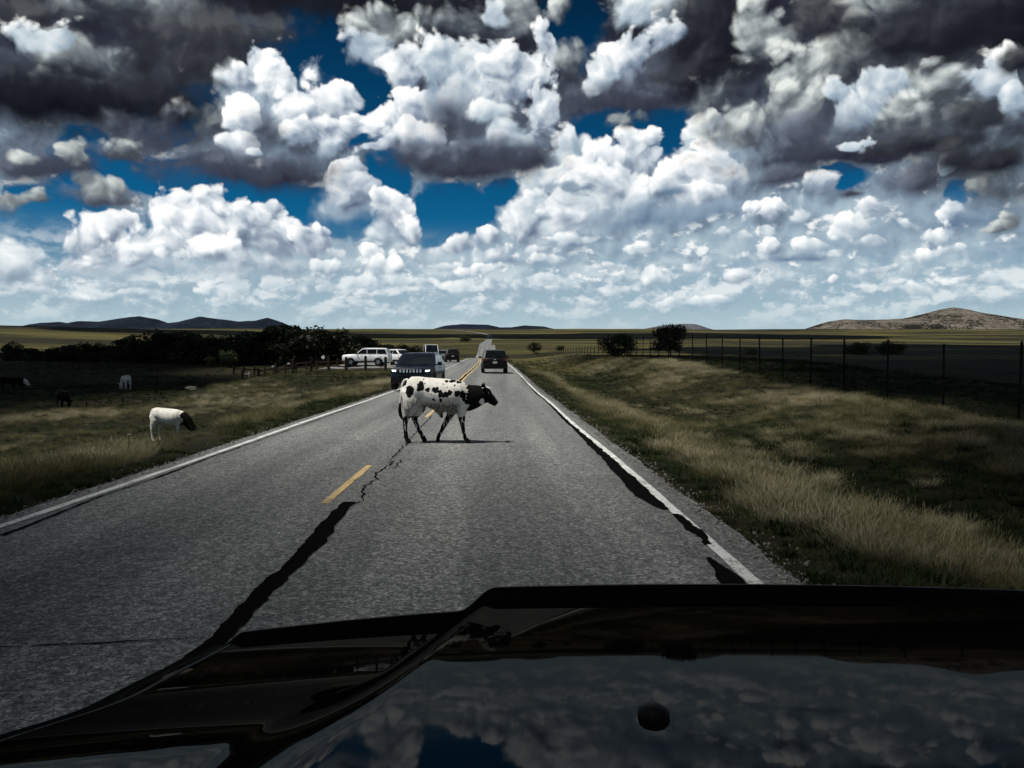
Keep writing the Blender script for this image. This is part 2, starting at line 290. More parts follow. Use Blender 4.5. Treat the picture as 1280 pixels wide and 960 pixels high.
    def field(u0, u1, v0, v1):
        c = base_colour
        for (cu, cv, ex, ey, rx, ry, ca, sa, tone, soft, bias, k, rag) in heads:
            if cu + ex < u0 or cu - ex > u1 or cv + ey < v0 or cv - ey > v1: continue
            g = nt.nodes.new('ShaderNodeGroup'); g.node_tree = groups[tone]
            i = g.inputs
            nt.links.new(c, i[0]); nt.links.new(Pw, i[1]); nt.links.new(bill, i[2]); nt.links.new(relief, i[3])
            i[4].default_value = (ca / rx, sa / rx, -(cu * ca + cv * sa) / rx)
            i[5].default_value = (-sa / ry, ca / ry, -(-cu * sa + cv * ca) / ry)
            i[6].default_value = soft * {'base': 1.0, 'gloom': 1.1, 'blue': 1.1, 'grey': 0.9, 'mist': 1.0}.get(tone, 0.75); i[7].default_value = 0.52 + bias + {'base': -0.14, 'gloom': -0.08, 'white': -0.05, 'cream': -0.04}.get(tone, 0.0); i[8].default_value = k * 1.3; i[9].default_value = rag
            c = g.outputs[0]
        bg = nt.nodes.new('ShaderNodeBackground'); nt.links.new(c, bg.inputs[0]); bg.inputs[1].default_value = 1.0
        return bg.outputs[0]
    def split(axis, t, lo, hi):
        m = nt.nodes.new('ShaderNodeMixShader')
        nt.links.new(b.math('GREATER_THAN', sep.outputs[axis], t), m.inputs[0])
        nt.links.new(lo, m.inputs[1]); nt.links.new(hi, m.inputs[2])
        return m.outputs[0]
    us = [-9.0, -4.9, -3.3, -1.7, -0.1, 1.5, 3.1, 4.7, 9.0]
    vs = [0.0, 1.75, 2.9, 7.0]
    def row(j, i0, i1):
        if i1 - i0 == 1: return field(us[i0], us[i1], vs[j], vs[j + 1])
        m = (i0 + i1) // 2
        return split(0, us[m], row(j, i0, m), row(j, m, i1))
    rows = [row(j, 0, len(us) - 1) for j in range(3)]
    ahead = split(1, vs[1], rows[0], split(1, vs[2], rows[1], rows[2]))
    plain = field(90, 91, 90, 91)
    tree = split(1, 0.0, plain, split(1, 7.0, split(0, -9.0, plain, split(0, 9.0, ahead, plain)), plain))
    out = nt.nodes.new('ShaderNodeOutputWorld'); nt.links.new(tree, out.inputs[0])
    world.cycles.sampling_method = 'MANUAL'; world.cycles.sample_map_resolution = 512
build_world()

# ------------------------------------------------------------------ helpers
rng = np.random.default_rng(7)
random.seed(7)

def sstep(x, a, b):
    t = np.clip((np.asarray(x, float) - a) / (b - a), 0, 1)
    return t * t * (3 - 2 * t)

def tag(o, label=None, cat=None, group=None, kind=None):
    if label: o['label'] = label
    if cat: o['category'] = cat
    if group: o['group'] = group
    if kind: o['kind'] = kind
    return o

def empty(name, loc, rz=0.0, label=None, cat=None, group=None):
    o = bpy.data.objects.new(name, None); COL.objects.link(o)
    o.location = loc; o.rotation_euler = (0, 0, rz); o.empty_display_size = 0.2
    return tag(o, label, cat, group)

def link(name, me, parent=None):
    o = bpy.data.objects.new(name, me); COL.objects.link(o); o.parent = parent
    return o

def mesh_np(name, verts, faces, mat, smooth=True):
    me = bpy.data.meshes.new(name)
    me.from_pydata([tuple(v) for v in verts], [], [tuple(f) for f in faces])
    if mat: me.materials.append(mat)
    me.polygons.foreach_set('use_smooth', [smooth] * len(me.polygons))
    me.update()
    return me

class MB:
    """collects shapes and links them as one mesh object"""
    def __init__(self): self.v, self.f = [], []
    def add(self, vs, fs):
        o = len(self.v); self.v += [tuple(p) for p in vs]; self.f += [tuple(i + o for i in f) for f in fs]
        return self
    def box(self, c, s, rz=0.0, taper=1.0):
        x, y, z = s[0] / 2, s[1] / 2, s[2] / 2
        vs = []
        for k in (-1, 1):
            t = taper if k > 0 else 1.0
            for a, b in ((-1, -1), (1, -1), (1, 1), (-1, 1)):
                px, py = a * x * t, b * y * t
                vs.append((c[0] + px * math.cos(rz) - py * math.sin(rz), c[1] + px * math.sin(rz) + py * math.cos(rz), c[2] + k * z))
        return self.add(vs, [(3, 2, 1, 0), (4, 5, 6, 7), (0, 1, 5, 4), (1, 2, 6, 5), (2, 3, 7, 6), (3, 0, 4, 7)])
    def tube(self, pts, radii, n=8, squash=1.0, cap=True):
        pts = [Vector(p) for p in pts]
        if not hasattr(radii, '__len__'): radii = [radii] * len(pts)
        rings = []
        ref = None
        for i, p in enumerate(pts):
            t = (pts[min(i + 1, len(pts) - 1)] - pts[max(i - 1, 0)]).normalized()
            if ref is None:
                ref = Vector((0, 1, 0)) if abs(t.y) < 0.9 else Vector((1, 0, 0))
            a = (ref - t * ref.dot(t)).normalized(); ref = a; bb = t.cross(a)
            r = radii[i]; ra, rb = (r if hasattr(r, '__len__') else (r, r * squash))
            rings.append([p + a * (math.cos(2 * math.pi * k / n) * ra) + bb * (math.sin(2 * math.pi * k / n) * rb) for k in range(n)])
        return self.loft(rings, cap)
    def loft(self, rings, cap=True):
        n = len(rings[0]); vs = [p for r in rings for p in r]; fs = []
        for i in range(len(rings) - 1):
            for k in range(n):
                fs.append((i * n + k, i * n + (k + 1) % n, (i + 1) * n + (k + 1) % n, (i + 1) * n + k))
        if cap:
            fs.append(tuple(range(n - 1, -1, -1))); fs.append(tuple((len(rings) - 1) * n + k for k in range(n)))
        return self.add(vs, fs)
    def lathe(self, prof, n=24, axis='x', c=(0, 0, 0)):
        """prof: (along axis, radius)"""
        rings = []
        for a, r in prof:
            ring = []
            for k in range(n):
                u, w = math.cos(2 * math.pi * k / n) * r, math.sin(2 * math.pi * k / n) * r
                ring.append((c[0] + a, c[1] + u, c[2] + w) if axis == 'x' else ((c[0] + u, c[1] + a, c[2] + w) if axis == 'y' else (c[0] + u, c[1] + w, c[2] + a)))
            rings.append(ring)
        return self.loft(rings, True)
    def slab(self, poly, off):
        """a polygon given a thickness along the vector off"""
        n = len(poly); p2 = [tuple(Vector(p) + Vector(off)) for p in poly]
        return self.add(list(poly) + p2, [tuple(range(n - 1, -1, -1)), tuple(range(n, 2 * n))] + [(k, (k + 1) % n, n + (k + 1) % n, n + k) for k in range(n)])
    def mesh(self, name, mat, smooth=False, sharp=35.0):
        me = mesh_np(name, self.v, self.f, mat, smooth)
        bm = bmesh.new(); bm.from_mesh(me); bmesh.ops.recalc_face_normals(bm, faces=bm.faces)
        if smooth:
            for e in bm.edges:
                if len(e.link_faces) == 2 and e.calc_face_angle(0) > R(sharp): e.smooth = False
        bm.to_mesh(me); bm.free()
        return me
    def build(self, name, mat, parent=None, smooth=False, sharp=35.0):
        return link(name, self.mesh(name, mat, smooth, sharp), parent)

def material(name, fn):
    m = bpy.data.materials.new(name); m.use_nodes = True
    nt = m.node_tree; nt.nodes.clear(); b = NB(nt)
    out = nt.nodes.new('ShaderNodeOutputMaterial')
    nt.links.new(fn(b, nt), out.inputs[0])
    return m

def principled(b, nt, col, rough=0.6, spec=0.5, metal=0.0, normal=None, coat=0.0, emit=None, estr=0.0):
    p = nt.nodes.new('ShaderNodeBsdfPrincipled'); i = p.inputs
    if isinstance(col, (tuple, list)): col = tuple(col[:3]) + (1.0,)
    b.put(i['Base Color'], col); b.put(i['Roughness'], rough); b.put(i['Specular IOR Level'], spec); b.put(i['Metallic'], metal)
    b.put(i['Coat Weight'], coat)
    if coat: i['Coat Roughness'].default_value = 0.03
    if normal is not None: nt.links.new(normal, i['Normal'])
    if emit: i['Emission Color'].default_value = tuple(emit) + (1,); i['Emission Strength'].default_value = estr
    return p.outputs[0]

def bump(b, nt, h, strength=0.5, dist=0.01):
    n = nt.nodes.new('ShaderNodeBump'); n.inputs['Strength'].default_value = strength; n.inputs['Distance'].default_value = dist
    nt.links.new(h, n.inputs['Height']); return n.outputs[0]

def obj_coord(nt):
    return nt.nodes.new('ShaderNodeTexCoord').outputs['Object']

def geo_pos(nt):
    return nt.nodes.new('ShaderNodeNewGeometry').outputs['Position']

def simple(name, col, rough=0.6, spec=0.5, metal=0.0, coat=0.0, vary=0.12, scale=6.0, emit=None, estr=0.0):
    """plain stuff with a little dirt and unevenness"""
    def fn(b, nt):
        n = b.noise(obj_coord(nt), scale, 4.0, 0.6)
        c = b.mix(b.math('MULTIPLY', b.rng(n, 0.35, 0.75), 1.0), tuple(x * (1 + vary) for x in col), tuple(x * (1 - vary * 1.6) for x in col))
        r = b.rng(n, 0.3, 0.7, max(rough - 0.06, 0.02), min(rough + 0.1, 1.0))
        return principled(b, nt, c, r, spec, metal, None, coat, emit, estr)
    return material(name, fn)

# ------------------------------------------------------------------ the lie of the land
RY = [-80, 0, 40, 63, 90, 131, 170, 205, 255, 300, 330, 380, 440, 500, 830, 1000, 1200, 1500, 2000, 2300, 2600, 3200, 5000, 9000, 30000]
RZ = [0, 0, 0, .22, .45, .78, 1.0, 1.05, .2, 1.9, 4.0, 6.55, 6.8, 8.7, 17.4, 25.4, 33, 44.4, 64.0, 74.5, 78, 72, 40, 0, -60]
CY = [-80, 0, 50, 90, 115, 150, 200, 350, 500, 830, 1000, 1200, 1500, 2000, 2300, 2600, 30000]
CX = [-1.35, -1.35, -1.37, -1.55, -1.8, -2.4, -3.1, -3.7, -6.2, -7.1, -7.6, -16, -43, -118, -175, -250, -250]

def smooth_table(ys, vs):
    """cubic curve through a table, sampled finely enough to interpolate"""
    yy = np.concatenate([np.arange(-80, 600, 2.0), np.arange(600, 3000, 20.0), np.arange(3000, 30001, 300.0)])
    m = np.gradient(np.array(vs, float), np.array(ys, float))
    ys, vs = np.array(ys, float), np.array(vs, float)
    k = np.clip(np.searchsorted(ys, yy, side='right') - 1, 0, len(ys) - 2)
    hh = ys[k + 1] - ys[k]; t = (yy - ys[k]) / hh
    d = np.diff(vs) / np.diff(ys)
    # monotone-limited slopes
    m = np.concatenate([[d[0]], [0 if d[i - 1] * d[i] <= 0 else 2 * d[i - 1] * d[i] / (d[i - 1] + d[i]) for i in range(1, len(d))], [d[-1]]])
    out = (2*t**3-3*t**2+1)*vs[k] + (t**3-2*t**2+t)*hh*m[k] + (-2*t**3+3*t**2)*vs[k+1] + (t**3-t**2)*hh*m[k+1]
    return yy, out
ZT = smooth_table(RY, RZ); XT = smooth_table(CY, CX)
def road_z(y): return np.interp(y, *ZT)
def road_x(y): return np.interp(y, *XT)
HALF_L, HALF_R = 3.40, 3.42          # asphalt edges either side of the road's middle

def wob(x, y, s, seed=0.0):
    x, y = np.asarray(x, float) * s + seed, np.asarray(y, float) * s + seed * 1.7
    return (np.sin(x * 1.0 + 1.3 * np.sin(y * 0.8 + 1.1)) + np.sin(y * 1.1 + 1.7 * np.sin(x * 0.7 + 2.3)) + 0.6 * np.sin(x * 2.3 - y * 1.9 + 0.7)) / 2.6

def land_z(x, y):
    """height of the ground beside the road"""
    x, y = np.asarray(x, float), np.asarray(y, float)
    s = x - road_x(y)
    z = road_z(y) + 0.0 * x
    # the dip the road runs through is only a notch; away from it the land is smoother
    zs = np.interp(y, [-80, 0, 40, 131, 230, 330, 440, 830], [0, 0, 0, .8, 1.6, 3.6, 6.8, 17.4])
    zs = np.where(y > 830, z, zs)
    z = z + (zs - z) * sstep(np.abs(s), 8, 30)
    # left: down from the verge into the pasture, shallower further off
    sl = -s - HALF_L
    near = 1 - sstep(y, 36, 62); far = 1 - sstep(y, 62, 128)
    drop = near * (1 - sstep(sl, 10, 20)) + far * sstep(sl, 10, 20)
    z = z - 1.62 * sstep(sl, 0.6, 8.0) * drop * (s < 0)
    # right: a shallow ditch, then the bank up to the tall fence
    sr = s - HALF_R
    fade = 1 - sstep(y, 120, 260)
    z = z - 0.75 * sstep(sr, 0.25, 4.2) * (1 - sstep(sr, 6.0, 12.0)) * fade * (s > 0)
    bank = np.clip(-0.38 + (y - 30) / 41.0 * 1.1, -0.55, 0.8)
    z = z + bank * sstep(sr, 6.0, 14.0) * fade * (s > 0)
    # low left hill and unevenness
    z = z + 14.0 * np.exp(-((x + 640) / 330.0) ** 2 - ((y - 900) / 330.0) ** 2)
    z = z + 5.0 * np.exp(-((x + 420) / 200.0) ** 2 - ((y - 480) / 150.0) ** 2)
    off = sstep(np.abs(s), 4.2, 9.0)
    z = z + off * (0.10 * wob(x, y, 0.55) + 0.05 * wob(x, y, 1.9, 3.0)) * (1 - sstep(y, 150, 400))
    z = z + sstep(np.abs(s), 20, 160) * (1.6 * wob(x, y, 0.012, 5.0)) * sstep(y, 150, 500)
    return z

def on_land(px, py, dist):
    """the spot on the ground in line with a photograph column, at a distance"""
    d = ray(px, py); x = d.x * dist
    return Vector((x, dist, float(land_z(x, dist))))

# ------------------------------------------------------------------ materials
def f_land(b, nt):
    p = geo_pos(nt)
    big = b.noise(b.vec('MULTIPLY', p, (0.0022, 0.0075, 0.0)), 1.0, 4.0, 0.55)
    mid = b.noise(b.vec('MULTIPLY', p, (0.10, 0.16, 0.16)), 1.0, 5.0, 0.62)
    fine = b.noise(p, 2.6, 9.0, 0.72)
    c = b.mix(b.rng(mid, 0.40, 0.62), (0.011, 0.012, 0.006), (0.034, 0.031, 0.015))
    c = b.mix(b.rng(big, 0.44, 0.58), c, b.mix(b.rng(mid, 0.3, 0.7), (0.085, 0.080, 0.026), (0.13, 0.112, 0.036)))
    c = b.mix(b.math('MULTIPLY', b.rng(fine, 0.42, 0.62), 0.75), c, (0.012, 0.011, 0.006))
    return principled(b, nt, c, 0.95, 0.1, normal=bump(b, nt, fine, 0.8, 0.12))
M_land = material('prairie_ground', f_land)

def f_asphalt(b, nt):
    p = geo_pos(nt)
    st = b.voronoi(p, 75.0, out='Color'); sp = nt.nodes.new('ShaderNodeSeparateColor'); nt.links.new(st, sp.inputs[0])
    st2 = b.voronoi(p, 27.0, out='Color'); sp2 = nt.nodes.new('ShaderNodeSeparateColor'); nt.links.new(st2, sp2.inputs[0])
    grit = b.noise(p, 130.0, 2.0, 0.7)
    g = b.math('ADD', b.math('MULTIPLY', sp.outputs[0], 0.5), b.math('ADD', b.math('MULTIPLY', sp2.outputs[1], 0.28), b.math('MULTIPLY', grit, 0.5)))
    c = b.ramp(g, [(0.25, (0.025, 0.027, 0.027)), (0.55, (0.110, 0.116, 0.116)), (0.78, (0.205, 0.213, 0.210)), (0.95, (0.42, 0.425, 0.41))])
    wheel = b.noise(b.vec('MULTIPLY', p, (1.3, 0.05, 1.0)), 1.0, 4.0, 0.6)
    c = b.mix(b.rng(wheel, 0.32, 0.70), b.mix(1.0, c, (0.74, 0.74, 0.75), 'MULTIPLY'), b.mix(1.0, c, (1.12, 1.12, 1.10), 'MULTIPLY'))
    sx = nt.nodes.new('ShaderNodeSeparateXYZ'); nt.links.new(p, sx.inputs[0])
    tr = b.math('SINE', b.math('MULTIPLY_ADD', sx.outputs[0], 3.9, b.math('MULTIPLY', wheel, 1.6)))
    c = b.mix(b.math('MULTIPLY', b.rng(tr, -0.6, 1.0), 0.55), c, b.mix(1.0, c, (0.70, 0.705, 0.71), 'MULTIPLY'))
    blot = b.noise(p, 0.55, 5.0, 0.6)
    c = b.mix(b.rng(blot, 0.56, 0.75), c, b.mix(1.0, c, (0.70, 0.70, 0.72), 'MULTIPLY'))
    spot = b.voronoi(b.vec('MULTIPLY', p, (1.0, 0.55, 1.0)), 0.9)
    c = b.mix(b.rng(b.math('ADD', spot, b.math('MULTIPLY', grit, 0.08)), 0.05, 0.10, 0.75, 0.0), c, (0.02, 0.02, 0.021))
    return principled(b, nt, c, 0.88, 0.35, normal=bump(b, nt, g, 0.7, 0.006))
M_asphalt = material('worn_asphalt', f_asphalt)

def f_paint(col):
    def fn(b, nt):
        p = geo_pos(nt)
        w = b.noise(p, 28.0, 5.0, 0.7); w2 = b.noise(p, 2.2, 4.0, 0.6)
        wear = b.rng(b.math('ADD', w, b.math('MULTIPLY', w2, 0.5)), 0.76, 0.92)
        c = b.mix(b.rng(w2, 0.3, 0.7), col, tuple(x * 0.82 for x in col))
        return principled(b, nt, b.mix(wear, c, (0.11, 0.11, 0.105)), 0.7, 0.4, normal=bump(b, nt, w, 0.3, 0.003))
    return fn
M_white_line = material('white_road_paint', f_paint((0.70, 0.71, 0.69)))
M_yellow_line = material('yellow_road_paint', f_paint((0.62, 0.45, 0.20)))

def f_tar(b, nt):
    p = geo_pos(nt); n = b.noise(p, 14.0, 4.0, 0.6)
    return principled(b, nt, b.mix(n, (0.003, 0.003, 0.003), (0.008, 0.008, 0.008)), b.rng(n, 0.3, 0.7, 0.75, 0.95), 0.0, normal=bump(b, nt, n, 0.4, 0.004))
M_tar = material('crack_sealing_tar', f_tar)

def f_blade(b, nt):
    at_ = nt.nodes.new('ShaderNodeAttribute'); at_.attribute_type = 'INSTANCER'; at_.attribute_name = 'tone'
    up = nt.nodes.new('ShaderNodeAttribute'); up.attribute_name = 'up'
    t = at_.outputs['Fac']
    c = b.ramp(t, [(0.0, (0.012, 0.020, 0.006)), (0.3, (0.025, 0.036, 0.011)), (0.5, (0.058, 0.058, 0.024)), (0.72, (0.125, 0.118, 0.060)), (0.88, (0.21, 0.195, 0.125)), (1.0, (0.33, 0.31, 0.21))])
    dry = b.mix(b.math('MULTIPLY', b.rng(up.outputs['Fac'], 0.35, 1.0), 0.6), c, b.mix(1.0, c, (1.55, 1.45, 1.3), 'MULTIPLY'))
    d = principled(b, nt, dry, 0.75, 0.15)
    tr = nt.nodes.new('ShaderNodeBsdfTranslucent'); nt.links.new(dry, tr.inputs[0])
    m = nt.nodes.new('ShaderNodeMixShader'); m.inputs[0].default_value = 0.3
    nt.links.new(d, m.inputs[1]); nt.links.new(tr.outputs[0], m.inputs[2])
    return m.outputs[0]
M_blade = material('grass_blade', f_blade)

def f_leaf(dark, light):
    def fn(b, nt):
        oi = nt.nodes.new('ShaderNodeObjectInfo')
        n = b.noise(obj_coord(nt), 1.4, 3.0, 0.6)
        c = b.mix(b.rng(b.math('ADD', b.math('MULTIPLY', n, 0.8), b.math('MULTIPLY', oi.outputs['Random'], 0.3)), 0.35, 0.85), dark, light)
        d = principled(b, nt, c, 0.6, 0.25)
        tr = nt.nodes.new('ShaderNodeBsdfTranslucent'); nt.links.new(c, tr.inputs[0])
        m = nt.nodes.new('ShaderNodeMixShader'); m.inputs[0].default_value = 0.2
        nt.links.new(d, m.inputs[1]); nt.links.new(tr.outputs[0], m.inputs[2])
        return m.outputs[0]
    return fn
M_leaf = material('dark_oak_leaves', f_leaf((0.012, 0.016, 0.007), (0.036, 0.044, 0.016)))
M_leaf_pale = material('pale_willow_leaves', f_leaf((0.05, 0.062, 0.026), (0.11, 0.125, 0.052)))
M_stone = simple('roadside_stone', (0.16, 0.155, 0.145), 0.9, 0.2, vary=0.3, scale=20)
M_bark = simple('rough_bark', (0.045, 0.036, 0.028), 0.9, 0.2, vary=0.4, scale=9)

M_white_car = simple('white_car_paint', (0.78, 0.79, 0.80), 0.28, 0.5, coat=0.6, vary=0.03, scale=2)
M_navy = simple('navy_car_paint', (0.006, 0.011, 0.022), 0.28, 0.3, coat=0.12, vary=0.06, scale=2)
M_blackcar = simple('black_car_paint', (0.004, 0.004, 0.0045), 0.35, 0.2, coat=0.06, vary=0.06, scale=2)
M_silver = simple('silver_car_paint', (0.30, 0.32, 0.34), 0.32, 0.5, metal=0.4, coat=0.4, vary=0.05, scale=2)
M_trim = simple('black_plastic_trim', (0.003, 0.003, 0.0033), 0.6, 0.1, vary=0.1)
M_pane = simple('tinted_glass', (0.006, 0.007, 0.008), 0.05, 0.5, vary=0.05)
M_windscreen = simple('windscreen_glass', (0.005, 0.008, 0.012), 0.04, 0.5, vary=0.05)
M_tyre = simple('tyre_rubber', (0.010, 0.010, 0.010), 0.85, 0.25, vary=0.15, scale=12)
M_rim = simple('alloy_rim', (0.42, 0.43, 0.44), 0.35, 0.5, metal=0.8, vary=0.08)
M_rim_dark = simple('dark_alloy_rim', (0.05, 0.05, 0.055), 0.4, 0.5, metal=0.6, vary=0.08)
M_chrome = simple('chrome', (0.62, 0.63, 0.64), 0.15, 0.5, metal=1.0, vary=0.04)
M_lamp_on = simple('lit_headlight', (0.8, 0.8, 0.8), 0.2, 0.5, vary=0.0, emit=(1.0, 0.98, 0.95), estr=1.6)
M_lamp = simple('headlight_glass', (0.45, 0.47, 0.48), 0.12, 0.6, vary=0.1)
M_tail = simple('red_tail_light', (0.12, 0.006, 0.006), 0.2, 0.5, vary=0.1)
M_plate = simple('number_plate', (0.45, 0.46, 0.46), 0.4, 0.4, vary=0.12, scale=30)
M_wood = simple('creosoted_wood', (0.022, 0.017, 0.013), 0.9, 0.2, vary=0.35, scale=9)
M_whitewood = simple('white_painted_wood', (0.62, 0.62, 0.58), 0.7, 0.3, vary=0.1, scale=9)
M_steel = simple('weathered_steel', (0.004, 0.004, 0.004), 0.8, 0.1, metal=0.0, vary=0.2, scale=8)
M_sign = simple('white_sign_face', (0.72, 0.72, 0.70), 0.5, 0.4, vary=0.05)

def f_own(b, nt):
    n = b.noise(obj_coord(nt), 260.0, 2.0, 0.6)
    dust = b.noise(obj_coord(nt), 3.0, 5.0, 0.65)
    c = b.mix(b.math('MULTIPLY', b.rng(dust, 0.45, 0.75), b.rng(n, 0.45, 0.7)), (0.0022, 0.0021, 0.0022), (0.007, 0.0065, 0.006))
    d = nt.nodes.new('ShaderNodeBsdfDiffuse'); nt.links.new(c, d.inputs[0])
    g = nt.nodes.new('ShaderNodeBsdfGlossy'); nt.links.new(b.rng(dust, 0.4, 0.75, 0.012, 0.04), g.inputs['Roughness'])
    fr = nt.nodes.new('ShaderNodeFresnel'); fr.inputs['IOR'].default_value = 1.12
    m = nt.nodes.new('ShaderNodeMixShader'); nt.links.new(b.math('MINIMUM', b.math('MULTIPLY', fr.outputs[0], 0.9), 0.048), m.inputs[0])
    nt.links.new(d.outputs[0], m.inputs[1]); nt.links.new(g.outputs[0], m.inputs[2])
    return m.outputs[0]
M_own = material('black_hood_paint', f_own)
M_deflector = simple('smoked_acrylic', (0.0030, 0.0020, 0.0022), 0.45, 0.12, vary=0.1)

def f_rock(dark, light, shrub, dense):
    def fn(b, nt):
        p = geo_pos(nt)
        big = b.noise(p, 0.006, 6.0, 0.6); fine = b.noise(p, 0.03, 5.0, 0.65)
        c = b.mix(b.rng(fine, 0.35, 0.65), dark, light)
        v = b.noise(p, 0.075, 3.0, 0.55)
        k = b.rng(b.math('ADD', v, b.math('MULTIPLY', b.math('SUBTRACT', big, 0.5), 1.1)), dense, dense + 0.05)
        c = b.mix(k, c, shrub)
        return principled(b, nt, c, 0.95, 0.1, normal=bump(b, nt, fine, 0.7, 8.0))
    return fn
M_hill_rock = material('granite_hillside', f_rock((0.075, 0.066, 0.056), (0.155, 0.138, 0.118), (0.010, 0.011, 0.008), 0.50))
M_hill_far = material('hazed_wooded_hillside', f_rock((0.004, 0.009, 0.019), (0.010, 0.019, 0.036), (0.003, 0.006, 0.012), 0.50))  # distance haze and shade put into the blue base colours
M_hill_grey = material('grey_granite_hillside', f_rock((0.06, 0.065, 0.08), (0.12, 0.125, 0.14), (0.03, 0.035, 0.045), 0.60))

# ------------------------------------------------------------------ ground
def build_land():
    ys = np.concatenate([np.arange(-60, 4, 4.0), np.arange(4, 60, 0.5), np.arange(60, 140, 1.5), np.arange(140, 520, 6.0), np.geomspace(520, 3400, 70), np.geomspace(3600, 26000, 22)])
    right = np.concatenate([[3.30, 3.50, 3.75], np.arange(4.0, 32, 0.55), np.geomspace(32, 20000, 70)])
    left = -right[::-1] + 0.02
    ss = np.concatenate([left, [-1.5, 1.5], right])
    SS, YY = np.meshgrid(ss, ys)
    XX = SS + road_x(YY)
    ZZ = land_z(XX, YY)
    inside = (SS > -3.45) & (SS < 3.45)
    ZZ = np.where(inside, road_z(YY) - 0.08 - 0.10 * sstep(YY, 200, 800), ZZ)
    edge = 1 - sstep(np.abs(SS), 3.45, 4.3)
    ZZ = ZZ - 0.035 * edge * (~inside)
    ny, nx = SS.shape
    v = np.stack([XX, YY, ZZ], -1).reshape(-1, 3)
    idx = np.arange(ny * nx).reshape(ny, nx)
    f = np.stack([idx[:-1, :-1], idx[:-1, 1:], idx[1:, 1:], idx[1:, :-1]], -1).reshape(-1, 4)
    o = link('ground', mesh_np('ground', v.tolist(), f.tolist(), M_land))
    tag(o, 'rolling dark olive prairie on both sides of the road', kind='structure')
build_land()

def strip(name, mat, left, right, ys, lift, smooth=True, thick=0.0, parent=None):
    """a sheet along the road between two lateral offsets from its middle"""
    v, f = [], []
    for i, y in enumerate(ys):
        l = left[i] if hasattr(left, '__len__') else left
        r = right[i] if hasattr(right, '__len__') else right
        for k in range(5):
            s = l + (r - l) * k / 4.0
            xx = float(road_x(y)) + s
            v.append((xx, y, float(road_z(y)) + lift + 0.03 * (1 - (s / 3.4) ** 2)))
    for i in range(len(ys) - 1):
        for k in range(4):
            a = i * 5 + k
            f.append((a, a + 1, a + 6, a + 5))
    return link(name, mesh_np(name, v, f, mat, smooth), parent)

ROAD_YS = np.concatenate([np.arange(-40, 150, 1.0), np.arange(150, 600, 3.0), np.arange(600, 2700, 20.0)])
def jag(ys, s, amp, seed):
    return amp * (np.sin(ys * s + seed) + 0.6 * np.sin(ys * s * 2.7 + seed * 2) + 0.4 * np.sin(ys * s * 6.1 + seed * 3))
near_ys = np.concatenate([np.arange(-40, 0, 1.0), np.arange(0, 60, 0.12), np.arange(60, 150, 1.0), np.arange(150, 600, 3.0), np.arange(600, 2700, 20.0)])
le = -HALF_L + np.where(near_ys < 60, jag(near_ys, 1.1, 0.018, 1.0), 0.0)
re = HALF_R + np.where(near_ys < 60, jag(near_ys, 1.3, 0.022, 4.0) + 0.03, 0.0)
road = strip('road', M_asphalt, le, re, near_ys, 0.0)
tag(road, 'two lane grey asphalt road running straight to the hills', kind='structure')

def band(pts, widths, mat, name, lift, step=0.06, rough=0.0, seed=0):
    """a painted or poured band following points on the road; widths across x"""
    ys = np.array([p[1] for p in pts]); xs = np.array([p[0] for p in pts]); ws = np.array(widths)
    o = np.argsort(ys); ys, xs, ws = ys[o], xs[o], ws[o]
    yy = np.arange(ys[0], ys[-1] + step / 2, step)
    xx = np.interp(yy, ys, xs); ww = np.interp(yy, ys, ws)
    r = np.random.default_rng(seed)
    v, f = [], []
    wl = np.convolve(r.normal(0, rough, len(yy) + 4), np.ones(5) / 2.2, 'valid'); wr = np.convolve(r.normal(0, rough, len(yy) + 4), np.ones(5) / 2.2, 'valid')
    for i, y in enumerate(yy):
        for s, n in ((-0.5, wl[i]), (0.5, wr[i])):
            x = xx[i] + s * ww[i] + n
            off = x - float(road_x(y))
            v.append((x, y, float(road_z(y)) + lift + 0.03 * (1 - (off / 3.4) ** 2)))
    for i in range(len(yy) - 1):
        f.append((2 * i, 2 * i + 1, 2 * i + 3, 2 * i + 2))
    return mesh_np(name, v, f, mat)

# edge lines, the centre dashes and the double line beyond
ey = np.concatenate([np.arange(-30, 150, 1.5), np.arange(150, 400, 6.0)])
XR = 3.13; XL = -3.13
def line_obj(name, off, w, y0, y1, mat, label, seed, rough=0.004, cat='road marking', wfun=None):
    ys = np.arange(y0, y1 + 0.01, 0.5)
    pts = [(float(road_x(y)) + (off(y) if callable(off) else off) + 0.02 * math.sin(y * 0.4 + seed), y) for y in ys]
    me = band(pts, [w if wfun is None else wfun(y) for y in ys], mat, name, 0.004, 0.1, rough, seed)
    return tag(link(name, me), label, kind='structure')
line_obj('edge_line', XR, 0.105, -20, 300, M_white_line, 'white line along the right edge of the road beside a tar strip', 3)
line_obj('edge_line', XL, 0.105, -20, 300, M_white_line, 'white line along the left edge of the road below the pasture', 9)
for k in range(3):
    y0 = 8.66 + 12.2 * k
    ys = np.arange(y0, y0 + 3.06, 0.1)
    me = band([(-1.765 + 0.002 * (y - 8.66), y) for y in ys], [0.088] * len(ys), M_yellow_line, 'centre_dash', 0.004, 0.06, 0.003, 20 + k)
    tag(link('centre_dash', me), ['short yellow dash in front of the tar strip, nearest on the centre line', 'yellow dash seen between the legs of the spotted cow', 'yellow dash on the centre line hidden behind the spotted cow'][k], kind='structure')
DBL = lambda y: -0.76 + 0.28 * float(sstep(y, 48, 105))
line_obj('centre_line', lambda y: DBL(y) - 0.135, 0.10, 43.5, 190, M_yellow_line, 'left yellow line of the double centre line', 31)
line_obj('centre_line', lambda y: DBL(y) + 0.135, 0.10, 43.5, 190, M_yellow_line, 'right yellow line of the double centre line', 32)

